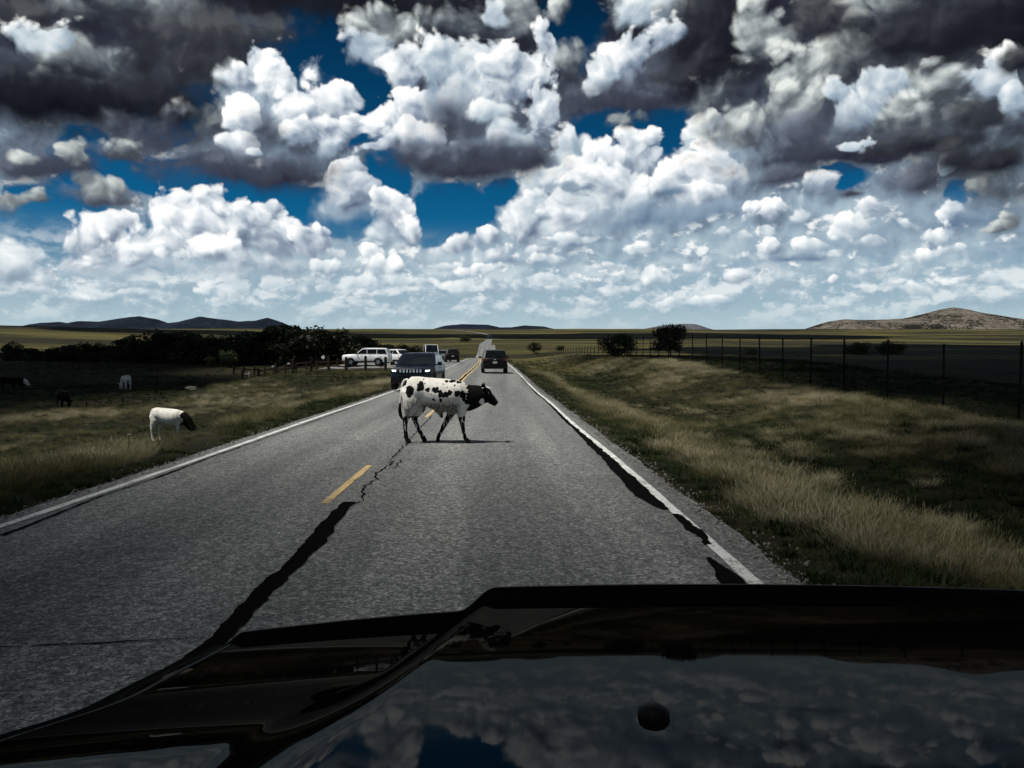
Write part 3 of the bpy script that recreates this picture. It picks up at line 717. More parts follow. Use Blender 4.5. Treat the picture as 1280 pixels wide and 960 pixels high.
# poured tar
def px_band(name, pts, label, seed, rough, lift=0.008):
    """(left px, right px, row) on the road surface"""
    P, W = [], []
    for l, r, row in pts:
        a, c = ground(l, row, 0.02), ground(r, row, 0.02)
        P.append(((a.x + c.x) / 2, a.y)); W.append(c.x - a.x)
    return tag(link(name, band(P, W, M_tar, name, lift, 0.04, rough, seed)), label, kind='structure')
px_band('tar_seal', [(150, 190, 880), (200, 235, 845), (245, 275, 817), (268, 294, 796), (287, 312, 777), (311, 335, 750), (337, 361, 722), (360, 383, 703), (383, 405, 680), (402, 423, 655), (417, 435, 640), (430, 443, 629)], 'thick black tar strip along the centre of the road in front of the hood', 5, 0.010)
px_band('tar_seal', [(905, 946, 740), (895, 925, 720), (888, 900, 704), (884, 890, 696)], 'short black tar strip inside the right edge line in front of the hood', 6, 0.006)
TW = [(8.35, .05), (8.55, .12), (8.75, .15), (9.2, .19), (9.75, .21), (10.4, .19), (11.1, .20), (12.0, .17), (13.0, .15), (14.5, .15), (15.6, .12), (17, .10), (20.3, .085), (25.8, .07), (30, .05), (34, .08), (42, .05), (56, .07)]
TP = [(float(road_x(y)) + XR - 0.045 - w / 2 + 0.02 * math.sin(y * 0.4 + 3), y) for y, w in TW]
tag(link('tar_seal', band(TP, [w for y, w in TW], M_tar, 'tar_seal', 0.0085, 0.05, 0.009, 7)), 'long black tar strip hugging the right edge line', kind='structure')
px_band('tar_seal', [(0, 7.3, 668), (60, 63.3, 645), (128, 131.3, 618), (195, 198.7, 596), (262, 264.0, 571), (306, 307.7, 556), (352, 353.3, 540), (395, 396.3, 525), (430, 431.0, 512), (455, 455.7, 503)], 'thin black tar strip along the left edge line', 8, 0.005)
tag(link('tar_seal', band([(float(road_x(y)) + DBL(y) + 0.03 * math.sin(y * .7), y) for y in range(44, 112, 2)], [.13 + .03 * math.sin(y) for y in range(44, 112, 2)], M_tar, 'tar_seal', 0.0075, 0.1, 0.008, 12)), 'black tar between the double yellow lines', kind='structure')

def crack(name, pts, w, label, seed, amp=0.03):
    r = np.random.default_rng(seed)
    W = [ground(px, py, 0.02) for px, py in pts]
    path = []
    for a, c in zip(W[:-1], W[1:]):
        n = max(3, int((c - a).length / 0.10))
        for k in range(n): path.append(a.lerp(c, k / n))
    path.append(W[-1])
    v, f = [], []
    for i, p in enumerate(path):
        t = (path[min(i + 1, len(path) - 1)] - path[max(i - 1, 0)]).normalized(); nrm = Vector((-t.y, t.x, 0))
        q = p + nrm * r.normal(0, amp)
        ww = w * (0.4 + r.random())
        for s in (-0.5, 0.5):
            u = q + nrm * (s * ww)
            off = u.x - float(road_x(u.y))
            v.append((u.x, u.y, float(road_z(u.y)) + 0.0055 + 0.03 * (1 - (off / 3.4) ** 2)))
    for i in range(len(path) - 1): f.append((2 * i, 2 * i + 1, 2 * i + 3, 2 * i + 2))
    tag(link(name, mesh_np(name, v, f, M_tar)), label, kind='structure')
px_band('tar_seal', [(884, 888, 679), (874, 884, 672), (862, 880, 664), (853, 868, 655), (845, 856, 646), (840, 848, 641)], 'short ragged tar patch outside the right edge line where the strip crosses it', 14, 0.012, 0.0095)
crack('crack', [(440, 634), (452, 625), (455, 612), (466, 602), (470, 594), (484, 584), (496, 568), (512, 550), (540, 520)], 0.022, 'wandering crack running on from the end of the thick tar strip', 3, 0.022)
crack('crack', [(486, 588), (494, 584), (500, 576)], 0.018, 'short branching crack beside the yellow dash', 4, 0.02)
crack('crack', [(-60, 815), (60, 809), (150, 805), (255, 799)], 0.016, 'thin crack across the left lane in front of the hood', 5, 0.010)
crack('crack', [(600, 531), (632, 531)], 0.02, 'thin crack across the right lane in front of the spotted cow', 6, 0.012)
crack('crack', [(500, 555), (560, 551), (640, 551)], 0.014, 'hairline crack across the road at the hooves of the spotted cow', 7, 0.010)

# gravel turnout on the left where cars have pulled in
def build_turnout():
    v, f = [], []
    ys = np.arange(74, 142, 2.0); n = 14
    for y in ys:
        e = sstep(y, 74, 84) * (1 - sstep(y, 128, 141))
        x0, x1 = float(road_x(y)) - 3.2, float(road_x(y)) - 3.2 - 14.0 * e - 0.2
        for k in range(n):
            x = x0 + (x1 - x0) * k / (n - 1)
            v.append((x, y, float(road_z(y)) + (0.035 if k else -0.02) + (float(land_z(x, y)) - float(road_z(y))) * min(1, k / 5)))
    for i in range(len(ys) - 1):
        for k in range(n - 1): f.append((i * n + k, i * n + k + 1, (i + 1) * n + k + 1, (i + 1) * n + k))
    tag(link('turnout', mesh_np('turnout', v, f, M_asphalt)), 'paved pull-off on the left where cars have stopped', kind='structure')
build_turnout()
def turn_z(x, y):
    s = float(road_x(y)) - 3.2 - x
    return float(road_z(y)) + 0.035 + (float(land_z(x, y)) - float(road_z(y))) * min(1, max(0, s / 14 * 13 / 5))

# ------------------------------------------------------------------ hills
def hill(name, outline, dist, mat, label, depth, base_z, seed, rug=0.10):
    px = [p[0] for p in outline]
    x0, x1 = ray(px[0], 400).x * dist, ray(px[-1], 400).x * dist
    xs_o = np.array([ray(a, b_).x * dist for a, b_ in outline]); zs_o = np.array([EYE + ray(a, b_).z * dist for a, b_ in outline])
    nx, ny = 150, 56
    v, f = [], []
    for j in range(ny):
        t = -1 + 2 * j / (ny - 1)
        for i in range(nx):
            x = x0 + (x1 - x0) * i / (nx - 1)
            hgt = np.interp(x, xs_o, zs_o) - base_z
            rid = (1 - abs(t) ** 1.35)
            a = mnoise.fractal(Vector((x / (depth * 0.30), t * 2.6, seed)), 1.0, 2.0, 5)
            ed = min(1, (x - x0) / (0.06 * (x1 - x0)), (x1 - x) / (0.06 * (x1 - x0)))
            z = base_z + hgt * rid * (1 - 0.0 * a) + a * rug * hgt * 2.0 * (abs(t) + 0.10) * rid ** 0.5
            v.append((x, dist + t * depth, z if ed > 0 else base_z))
    for j in range(ny - 1):
        for i in range(nx - 1): f.append((j * nx + i, j * nx + i + 1, (j + 1) * nx + i + 1, (j + 1) * nx + i))
    o = link(name, mesh_np(name, v, f, mat))
    tag(o, label, kind='structure')
    return o
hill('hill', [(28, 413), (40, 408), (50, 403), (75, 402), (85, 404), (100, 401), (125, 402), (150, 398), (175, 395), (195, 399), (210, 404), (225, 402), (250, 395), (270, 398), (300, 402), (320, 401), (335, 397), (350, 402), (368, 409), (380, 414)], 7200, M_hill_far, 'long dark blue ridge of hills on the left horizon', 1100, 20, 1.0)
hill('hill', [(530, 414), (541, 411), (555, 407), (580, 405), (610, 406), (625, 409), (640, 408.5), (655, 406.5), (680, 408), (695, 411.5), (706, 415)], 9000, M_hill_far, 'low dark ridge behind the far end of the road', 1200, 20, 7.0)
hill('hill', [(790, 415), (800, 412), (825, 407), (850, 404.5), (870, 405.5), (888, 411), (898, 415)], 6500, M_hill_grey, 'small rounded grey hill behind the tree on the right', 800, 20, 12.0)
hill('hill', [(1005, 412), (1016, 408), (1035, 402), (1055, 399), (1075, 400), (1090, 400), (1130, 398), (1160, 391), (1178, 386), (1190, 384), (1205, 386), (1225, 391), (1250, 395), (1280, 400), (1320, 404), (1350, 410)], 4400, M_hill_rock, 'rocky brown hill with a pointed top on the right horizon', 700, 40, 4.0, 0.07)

# ------------------------------------------------------------------ trees
def leaf_mesh(name, n, rx, ry, rz, zc, leaf, mat, seed, clumps=16, open_=0.30):
    """a crown of many small leaf faces gathered into uneven clumps"""
    r = np.random.default_rng(seed)
    cs = []
    while len(cs) < clumps:
        p = r.uniform(-1, 1, 3)
        if 0.2 < np.linalg.norm(p) < 0.92 and p[2] > -0.75: cs.append(p)
    cs = np.array(cs); cr = r.uniform(0.24, 0.44, clumps)
    k = r.integers(0, clumps, n)
    d = r.normal(0, 1, (n, 3)); d /= np.linalg.norm(d, axis=1)[:, None]
    rad = cr[k] * np.where(r.random(n) < open_, r.uniform(0.3, 1.25, n), r.uniform(0.82, 1.06, n))
    p = (cs[k] + d * rad[:, None]) * np.array([rx, ry, rz]) + np.array([0, 0, zc])
    nrm = d + r.normal(0, 0.55, (n, 3)); nrm /= np.linalg.norm(nrm, axis=1)[:, None]
    a = np.cross(nrm, r.normal(0, 1, (n, 3))); a /= np.linalg.norm(a, axis=1)[:, None]
    c = np.cross(nrm, a); s = leaf * r.uniform(0.6, 1.3, n)
    v = np.concatenate([p - a * s[:, None], p + c * (s * 0.55)[:, None], p + a * s[:, None], p - c * (s * 0.55)[:, None]], 1).reshape(-1, 3)
    f = np.arange(n * 4).reshape(n, 4)
    return mesh_np(name, v.tolist(), f.tolist(), mat, False), cs * np.array([rx, ry, rz]) + np.array([0, 0, zc])

def trunk_mesh(name, cs, h, r0, seed, stems=1):
    r = random.Random(seed); m = MB()
    top = (r.uniform(-.2, .2), r.uniform(-.2, .2), h)
    m.tube([(0, 0, -0.3), (top[0] * .3, top[1] * .3, h * .45), top], [r0 * 1.25, r0 * .9, r0 * .6], 8)
    for c in cs[:9]:
        m.tube([(top[0] * .5, top[1] * .5, h * .6), tuple(Vector(c) * 0.55 + Vector((0, 0, h * 0.35))), tuple(c)], [r0 * .5, r0 * .3, r0 * .1], 5)
    return m.mesh(name, M_bark, True)

TREE_KINDS = []
for s_ in range(5):
    rx, rz = [(2.7, 2.2), (3.0, 2.0), (2.3, 2.5), (2.6, 1.8), (3.3, 2.3)][s_]
    cm, cs = leaf_mesh('crown', 3600, rx, rx * 0.95, rz, rz * 0.98 + 0.5, 0.20, M_leaf, 40 + s_, 20)
    TREE_KINDS.append((cm, trunk_mesh('trunk', cs, rz * 0.9, 0.16, s_)))
cm, cs = leaf_mesh('crown', 2600, 1.7, 1.6, 1.6, 1.75, 0.15, M_leaf_pale, 60, 16)
PALE = (cm, trunk_mesh('trunk', cs, 1.4, 0.09, 9))
cm, cs = leaf_mesh('crown', 5200, 3.8, 3.2, 1.95, 1.75, 0.14, M_leaf, 61, 34, 0.2)
DOME = (cm, trunk_mesh('trunk', cs, 1.2, 0.14, 10))
cm, cs = leaf_mesh('crown', 3600, 2.2, 2.0, 1.65, 2.15, 0.13, M_leaf, 62, 22, 0.45)
FENCE_TREE = (cm, trunk_mesh('trunk', cs, 1.7, 0.10, 11))

def plant_tree(kind, loc, scale, label, name='tree', cat='tree', group=None, sz=1.0):
    e = empty(name, loc, random.uniform(0, 6.28), label, cat, group)
    e.scale = (scale, scale, scale * sz)
    link('crown', kind[0], e); link('trunk', kind[1], e)
    return e
# the tree belt across the left pasture: (px of middle, py of top, distance, label)
BELT = [(14, 431, 132, 'dark rounded tree at the far left end of the tree belt'), (43, 436, 128, 'small dark tree in the gap of the tree belt on the far left'),
 (66, 437, 126, 'small dark bush-like tree left of the white grazing cow, second in its gap'), (84, 430, 128, 'dark tree before the pointed end of the lit olive slope'), (104, 429, 126, 'broad dark tree above the white cow grazing far off'),
 (124, 432, 128, 'dark tree just left of the far white cow'), (140, 433, 125, 'low dark tree right behind the far white cow'), (160, 425, 122, 'tall dark tree right of the far white cow'),
 (183, 423, 120, 'dark tree with a flat top left of the thin pasture post'), (201, 415, 118, 'tallest dark tree above the thin pasture post'), (222, 422, 120, 'dark tree right of the tallest one in the belt'),
 (238, 417, 116, 'high-crowned dark tree above the grey rock in the pasture'), (258, 424, 118, 'dark tree left of the pale green shrub'), (276, 421, 120, 'dark tree standing behind the pale green shrub'),
 (300, 420, 116, 'dark tree right of the pale green shrub'), (321, 425, 112, 'dark tree behind the left end of the rail fence'), (342, 409, 112, 'great dark tree standing highest behind the rail fence'),
 (362, 414, 110, 'broad dark tree right of the highest one behind the rail fence'), (383, 418, 110, 'dark tree behind the round white sign'), (402, 411, 114, 'dark tree with a pointed top behind the round white sign'),
 (421, 418, 116, 'dark tree behind the nose of the white parked vehicle'), (438, 421, 122, 'dark tree above the bonnet of the white parked vehicle'), (458, 424, 130, 'dark tree above the roof of the white parked vehicle'), (478, 428, 138, 'low dark tree behind the tail of the white parked vehicle'), (511, 431, 150, 'small dark tree between the parked cars above the oncoming one')]
for i, (px, py, dist, lab) in enumerate(BELT):
    p = on_land(px, 450, dist)
    want = EYE + ray(px, py).z * dist - p.z
    k = i % 5; hk = [4.7, 4.4, 5.3, 4.0, 5.0][k]
    p.z -= 0.9; sc = (want + 0.9) / hk
    e = plant_tree(TREE_KINDS[k], p, sc * (1.25 if 150 < px < 480 else 1.1), lab, 'oak_tree', 'tree', 'trees in the belt across the left pasture')
    e.scale.z = sc
for px, py, dist, lab in [(285, 436, 104, 'pale green shrub lit in front of the dark tree belt'), (262, 444, 106, 'small grey green shrub left of the pale green one')]:
    p = on_land(px, 450, dist); want = EYE + ray(px, py).z * dist - p.z
    plant_tree(PALE, p, want / 3.4, lab, 'shrub', 'shrub')
p = on_land(773, 445, 142); plant_tree(DOME, p, (EYE + ray(773, 417).z * 142 - p.z) / 3.75, 'big dome-shaped dark shrub behind the tall wire fence', 'shrub', 'shrub')
p = on_land(838, 447, 103); plant_tree(FENCE_TREE, p, (EYE + ray(838, 404).z * 103 - p.z) / 3.95, 'dark bushy tree standing above the tall wire fence', 'fence_tree', 'tree')
for i, (px, py, dist, lab) in enumerate([(935, 426, 190, 'low dark shrub in the field behind the tall fence, left'), (1072, 417, 230, 'left one of two wide dark shrubs below the rocky hill'), (1112, 416, 240, 'right one of two wide dark shrubs below the rocky hill'),
    (700, 432, 330, 'small dark shrub beside the far bend of the road'), (582, 418, 620, 'lone dark tree on the far slope left of the road'), (668, 428, 300, 'dark shrub right of the climbing road')]):
    p = on_land(px, 440, dist); want = max(1.0, EYE + ray(px, py).z * dist - p.z) * (0.72 if px > 900 else 1.0)
    if px > 900: p.z -= 0.7
    plant_tree(DOME if i != 5 else FENCE_TREE, p, want / 3.75, lab, 'shrub', 'shrub')

# scrub scattered over the rocky hill
def blob_mesh(name, mat, seed):
    bm = bmesh.new(); bmesh.ops.create_icosphere(bm, subdivisions=2, radius=1.0)
    for v in bm.verts: v.co *= 1 + 0.35 * mnoise.noise(v.co * 1.9 + Vector((seed, 0, 0)))
    me = bpy.data.meshes.new(name); bm.to_mesh(me); bm.free(); me.materials.append(mat)
    return me

# ------------------------------------------------------------------ grass, as instances on points
def hidden_collection(name, meshes):
    c = bpy.data.collections.new(name)
    for i, me in enumerate(meshes):
        c.objects.link(bpy.data.objects.new('%s_%02d' % (name, i), me))
    return c

def scatter(name, pts, rots, sizes, kinds, tones, col, label, cat=None):
    me = bpy.data.meshes.new(name); me.vertices.add(len(pts)); me.vertices.foreach_set('co', np.asarray(pts, np.float32).ravel())
    a = me.attributes.new('turn', 'FLOAT_VECTOR', 'POINT'); a.data.foreach_set('vector', np.asarray(rots, np.float32).ravel())
    a = me.attributes.new('grow', 'FLOAT_VECTOR', 'POINT'); a.data.foreach_set('vector', np.asarray(sizes, np.float32).ravel())
    a = me.attributes.new('sort', 'INT', 'POINT'); a.data.foreach_set('value', np.asarray(kinds, np.int32))
    a = me.attributes.new('tone', 'FLOAT', 'POINT'); a.data.foreach_set('value', np.asarray(tones, np.float32))
    o = link(name, me); tag(o, label, cat, kind='stuff')
    ng = bpy.data.node_groups.new(name + '_scatter', 'GeometryNodeTree')
    ng.interface.new_socket(name='Geometry', in_out='INPUT', socket_type='NodeSocketGeometry')
    ng.interface.new_socket(name='Geometry', in_out='OUTPUT', socket_type='NodeSocketGeometry')
    gi = ng.nodes.new('NodeGroupInput'); go = ng.nodes.new('NodeGroupOutput')
    ci = ng.nodes.new('GeometryNodeCollectionInfo'); ci.inputs[0].default_value = col; ci.inputs[1].default_value = True; ci.inputs[2].default_value = True
    ip = ng.nodes.new('GeometryNodeInstanceOnPoints'); ip.inputs['Pick Instance'].default_value = True
    def attr(n, ty):
        k = ng.nodes.new('GeometryNodeInputNamedAttribute'); k.data_type = ty; k.inputs[0].default_value = n; return k.outputs[0]
    ng.links.new(gi.outputs[0], ip.inputs['Points']); ng.links.new(ci.outputs[0], ip.inputs['Instance'])
    ng.links.new(attr('sort', 'INT'), ip.inputs['Instance Index'])
    ng.links.new(attr('turn', 'FLOAT_VECTOR'), ip.inputs['Rotation']); ng.links.new(attr('grow', 'FLOAT_VECTOR'), ip.inputs['Scale'])
    ng.links.new(ip.outputs[0], go.inputs[0])
    md = o.modifiers.new('scatter', 'NODES'); md.node_group = ng
    return o

def tuft_mesh(name, n, spread, h0, h1, bend, width, seed, heads=False):
    r = np.random.default_rng(seed); v, f, up = [], [], []
    for k in range(n):
        a = r.uniform(0, 2 * math.pi); rr = spread * math.sqrt(r.random())
        bx, by = math.cos(a) * rr, math.sin(a) * rr
        d = a + r.normal(0, 0.7); h = r.uniform(h0, h1); bd = bend * r.uniform(0.3, 1.3) * h
        w = width * r.uniform(0.7, 1.3); wx, wy = -math.sin(d) * w, math.cos(d) * w
        o = len(v); L = 3
        for j in range(L):
            t = j / L; ww = 1 - 0.55 * t
            cx, cy = bx + math.cos(d) * bd * t * t, by + math.sin(d) * bd * t * t; z = h * (t - 0.18 * bend * t * t) - 0.02
            v += [(cx - wx * ww, cy - wy * ww, z), (cx + wx * ww, cy + wy * ww, z)]; up += [t, t]
        v.append((bx + math.cos(d) * bd, by + math.sin(d) * bd, h * (1 - 0.22 * bend))); up.append(1.0)
        for j in range(L - 1): f.append((o + 2 * j, o + 2 * j + 1, o + 2 * j + 3, o + 2 * j + 2))
        f.append((o + 2 * L - 2, o + 2 * L - 1, o + 2 * L))
        if heads and k % 4 == 0:
            q = len(v); tx, ty, tz = v[o + 2 * L]
            for m_ in range(3):
                u = 2.1 * m_
                v += [(tx + math.cos(u) * .0035, ty + math.sin(u) * .0035, tz - 0.05)]; up += [1.0]
            v.append((tx + math.cos(d) * .02, ty + math.sin(d) * .02, tz + 0.01)); up.append(1.0)
            f += [(q, q + 1, q + 3), (q + 1, q + 2, q + 3), (q + 2, q, q + 3)]
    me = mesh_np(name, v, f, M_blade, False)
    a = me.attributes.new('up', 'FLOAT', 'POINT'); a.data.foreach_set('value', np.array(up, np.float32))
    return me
TUFTS = [tuft_mesh('tuft', 84, 0.20, 0.06, 0.17, 0.9, 0.003, 1), tuft_mesh('tuft', 84, 0.24, 0.05, 0.13, 1.1, 0.003, 2),      # short turf
         tuft_mesh('tuft', 110, 0.11, 0.13, 0.34, 1.1, 0.0019, 3, True), tuft_mesh('tuft', 110, 0.14, 0.11, 0.30, 1.3, 0.0019, 4, True), tuft_mesh('tuft', 110, 0.17, 0.11, 0.28, 0.9, 0.0019, 5, True),   # tall dry grass
         tuft_mesh('tuft', 26, 0.14, 0.06, 0.16, 1.2, 0.014, 6), tuft_mesh('tuft', 30, 0.10, 0.10, 0.22, 0.7, 0.011, 8)]           # broad leaved weeds
GRASS_COL = hidden_collection('tuft_source', TUFTS)

def fbm(x, y, s, seed=0.0):
    return mnoise.fractal(Vector((x * s, y * s, seed)), 1.0, 2.1, 4)

def build_grass():
    pts, rots, sizes, kinds, tones = [], [], [], [], []
    r = random.Random(11)
    def put(x, y, tall, tone, kind=None, k=1.0):
        z = float(land_z(x, y)) - 0.03
        if kind is None:
            kind = r.choice((2, 3, 4)) if tall else r.choice((0, 1, 0, 1, 5, 6))
        g = k * r.uniform(0.75, 1.3)
        pts.append((x, y, z)); rots.append((r.uniform(-.15, .15), r.uniform(-.15, .15), r.uniform(0, 6.28))); sizes.append((g, g, g * r.uniform(0.8, 1.2)))
        kinds.append(kind); tones.append(min(1, max(0, tone)))
    def sample(side, y0, y1, dens, smax):
        lim = lambda y: min(smax, 0.64 * y + 2.5)
        n = 0
        y = y0
        while y < y1:
            dy = 0.25 if y < 30 else 0.6
            w = lim(y) + (1.3 if side > 0 else -1.3) * 1.0
            w = max(1.0, w)
            cnt = dens(y) * dy * w
            c = int(cnt) + (r.random() < cnt % 1)
            for _ in range(c):
                sg = r.random() * w; yy = y + r.random() * dy
                edge = HALF_R if side > 0 else HALF_L
                s = side * (edge + 0.08 + sg); x = float(road_x(yy)) + s
                if side < 0 and 73 < yy < 143 and sg < 14.5: continue
                n1 = fbm(x, yy * 0.6, 0.16, 2.0) ; n2 = fbm(x, yy, 0.75, 8.0); n3 = fbm(x * 0.5, yy * 0.35, 0.06, 5.0)
                if side > 0:
                    verge = math.exp(-((sg - 1.25 - 0.012 * yy) / 0.6) ** 2)
                    ditch = math.exp(-((sg - 4.4) / 1.7) ** 2)
                    dryness = 0.08 + 0.60 * n1 + (0.85 if yy < 24 else 0.5) * n2 + 0.45 * verge * (0.55 + 0.45 * float(sstep(yy, 6, 16))) - 0.30 * ditch + 0.36 * float(sstep(sg, 6.0, 9.5)) * (1 - float(sstep(sg, 12.5, 15)))
                    if sg > 13.5: dryness -= 0.45
                    if sg < 0.35: dryness -= 0.15
                else:
                    verge = math.exp(-((sg - 1.5) / 1.1) ** 2)
                    crest = math.exp(-((yy - 47 - (x + 12) * 0.30) / 5.0) ** 2)
                    dryness = 0.04 + 0.60 * n1 + 0.36 * n2 + 0.40 * verge + 0.62 * crest - 0.25 * float(sstep(sg, 16, 30)) * (1 - crest) - 0.12 * float(sstep(yy, 60, 75))
                tall = dryness + 0.30 * (r.random() - 0.5) > (0.28 if side > 0 else 0.33) and sg > 0.45
                if side > 0: dryness += 0.10
                low = side < 0 and 14 < yy < 32 and -0.425 < x / yy < -0.325
                if low: tall = False
                tone = 0.32 + 0.75 * dryness + r.uniform(-0.22, 0.22) if tall else 0.16 + 0.45 * dryness + r.uniform(-0.13, 0.13)
                kk = 1.0 if tall else 0.9
                if sg < 0.9: kk *= 0.6 + 0.4 * sg; tone -= 0.10 * (0.9 - sg)
                if yy > 55: kk *= 1.25
                if low: kk *= 0.45
                put(x, yy, tall, tone, None, kk)
            y += dy
    dens = lambda y: 38.0 * (1 if y < 10 else (10.0 / y) ** 0.9)
    sample(1, 3.0, 30, dens, 22); sample(1, 30, 75, lambda y: 0.75 * dens(y), 24); sample(1, 75, 170, lambda y: 0.35 * dens(y), 24)
    sample(-1, 3.5, 30, dens, 24); sample(-1, 30, 80, lambda y: 0.55 * dens(y), 44); sample(-1, 80, 128, lambda y: 0.18 * dens(y), 60)
    # pale clumps that stand out
    for px, py, k in [(858, 600, 1.2), (872, 606, 1.1), (922, 622, 1.35), (932, 630, 1.2), (912, 628, 1.1), (960, 640, 1.0), (985, 655, 1.0), (900, 640, 1.1), (1000, 680, 1.1), (1172, 668, 1.25), (1166, 664, 1.1), (1045, 725, 1.2), (1060, 715, 1.1), (835, 585, 1.0), (800, 560, 1.0), (790, 552, 1.0), (1020, 600, 1.0), (890, 655, 1.1), (925, 668, 1.1), (955, 690, 1.2), (1090, 690, 1.1), (1120, 650, 1.0), (1215, 690, 1.0),
                      (262, 548, 1.0), (275, 545, 1.0), (20, 640, 1.2), (55, 625, 1.2), (110, 600, 1.1), (150, 590, 1.1), (170, 582, 1.0), (85, 618, 1.1)]:
        z = -0.15
        for _ in range(6): g = ground(px, py, z); z = 0.5 * z + 0.5 * float(land_z(g.x, g.y))
        if abs(g.x - float(road_x(g.y))) < 4.1: continue
        for _ in range(5):
            put(g.x + r.gauss(0, .13), g.y + r.gauss(0, .15), True, 0.95 + r.uniform(-.12, .10), None, k * 1.05)
    for _ in range(95):
        y = 6.0 + 32.0 * r.random() ** 1.5; sg = 0.6 + 4.8 * r.random() ** 1.6 + 0.02 * y
        if r.random() < 0.3: x = float(road_x(y)) - HALF_L - sg
        else: x = float(road_x(y)) + HALF_R + sg
        if x < -5 and -0.425 < x / y < -0.325: continue
        k = r.uniform(0.8, 1.3); t = r.uniform(0.78, 1.0)
        for _ in range(r.randint(3, 5)): put(x + r.gauss(0, .10), y + r.gauss(0, .12), True, t + r.uniform(-.06, .06), None, k)
    scatter('roadside_grass', pts, rots, sizes, kinds, tones, GRASS_COL, 'dry straw coloured and green grass growing along both verges')
    return len(pts)
N_TUFTS = build_grass()

def build_stones():
    col = hidden_collection('stone_source', [blob_mesh('stone', M_stone, q) for q in range(3)])
    r = random.Random(5); P, T, S, K, N_ = [], [], [], [], []
    for _ in range(5200):
        y = 4 + 46 * r.random() ** 1.7; side = r.choice((-1, 1, 1))
        sg = -0.12 + abs(r.gauss(0, 0.20)); x = float(road_x(y)) + side * ((HALF_R if side > 0 else HALF_L) + sg)
        z = float(land_z(x, y)) - 0.02 if sg > 0.02 else float(road_z(y)) + 0.004
        k = 0.006 + 0.020 * r.random() ** 3
        P.append((x, y, z)); T.append((r.random() * 6, r.random() * 6, r.random() * 6)); S.append((k, k * .8, k * .6)); K.append(r.randrange(3)); N_.append(r.random())
    scatter('roadside_gravel', P, T, S, K, N_, col, 'loose grey gravel along the broken edges of the asphalt')
build_stones()
print('tufts', N_TUFTS)

# ------------------------------------------------------------------ cattle
def set_coat(me, res):
    k, roan_shade = res if isinstance(res, tuple) else (res, res * 0)
    for nm, val in (('coat', k), ('roan_shade', roan_shade)):
        a = me.attributes.get(nm) or me.attributes.new(nm, 'FLOAT', 'POINT')
        a.data.foreach_set('value', val.astype(np.float32))

def animal_mesh(name, tubes, blobs, voxel, coat_fn, mat, smooth=6):
    """one continuous skin grown round limbs, trunk, neck and head"""
    m = MB()
    for pts, rad, n in tubes: m.tube(pts, rad, n)
    for c, r in blobs:
        m.lathe([(-r[0], 0.002), (-r[0] * .8, .6 * 1), (-r[0] * .4, .917), (0, 1), (r[0] * .4, .917), (r[0] * .8, .6), (r[0], 0.002)], 14, 'x', (0, 0, 0)) if False else None
        rings = []
        for i in range(9):
            a = -math.pi / 2 + math.pi * (i + 0.02) / 8.04
            rings.append([(c[0] + r[0] * math.sin(a), c[1] + r[1] * math.cos(a) * math.cos(2 * math.pi * k / 14), c[2] + r[2] * math.cos(a) * math.sin(2 * math.pi * k / 14)) for k in range(14)])
        m.loft(rings)
    src = m.build(name + '_source', mat)
    md = src.modifiers.new('skin', 'REMESH'); md.mode = 'VOXEL'; md.voxel_size = voxel
    sm = src.modifiers.new('soft', 'SMOOTH'); sm.factor = 0.5; sm.iterations = smooth
    dg = bpy.context.evaluated_depsgraph_get()
    me = bpy.data.meshes.new_from_object(src.evaluated_get(dg))
    bpy.data.objects.remove(src)
    me.name = name; me.materials.clear(); me.materials.append(mat)
    me.polygons.foreach_set('use_smooth', [True] * len(me.polygons))
    co = np.zeros(len(me.vertices) * 3); me.vertices.foreach_get('co', co); co = co.reshape(-1, 3)
    set_coat(me, coat_fn(co))
    return me

def f_coat(b, nt):
    at_ = nt.nodes.new('ShaderNodeAttribute'); at_.attribute_name = 'coat'
    n = b.noise(obj_coord(nt), 24.0, 5.0, 0.65); n2 = b.noise(obj_coord(nt), 6.0, 4.0, 0.6)
    hair = b.noise(b.vec('MULTIPLY', obj_coord(nt), (60.0, 60.0, 18.0)), 1.0, 3.0, 0.6)
    k = b.rng(b.math('ADD', at_.outputs['Fac'], b.math('MULTIPLY', b.math('SUBTRACT', n, 0.5), 0.8)), 0.44, 0.56)
    ro = nt.nodes.new('ShaderNodeAttribute'); ro.attribute_name = 'roan_shade'
    white = b.mix(b.rng(n2, 0.3, 0.75), (0.74, 0.73, 0.69), (0.56, 0.53, 0.47))
    white = b.mix(b.math('MULTIPLY', ro.outputs['Fac'], b.rng(n, 0.3, 0.6, 0.5, 1.0)), white, (0.055, 0.047, 0.040))  # belly and haunch darkened here, shade painted into the coat
    c = b.mix(k, white, b.mix(n2, (0.0035, 0.0035, 0.0035), (0.009, 0.0085, 0.008)))
    return principled(b, nt, c, 0.8, 0.06, normal=bump(b, nt, hair, 0.35, 0.01))
M_coat = material('cow_coat', f_coat)
M_horn = simple('pale_horn', (0.35, 0.31, 0.25), 0.5, 0.4)
M_eye = simple('dark_eye', (0.004, 0.004, 0.004), 0.1, 0.6)
M_hoof = simple('dark_hoof', (0.012, 0.011, 0.010), 0.5, 0.3)

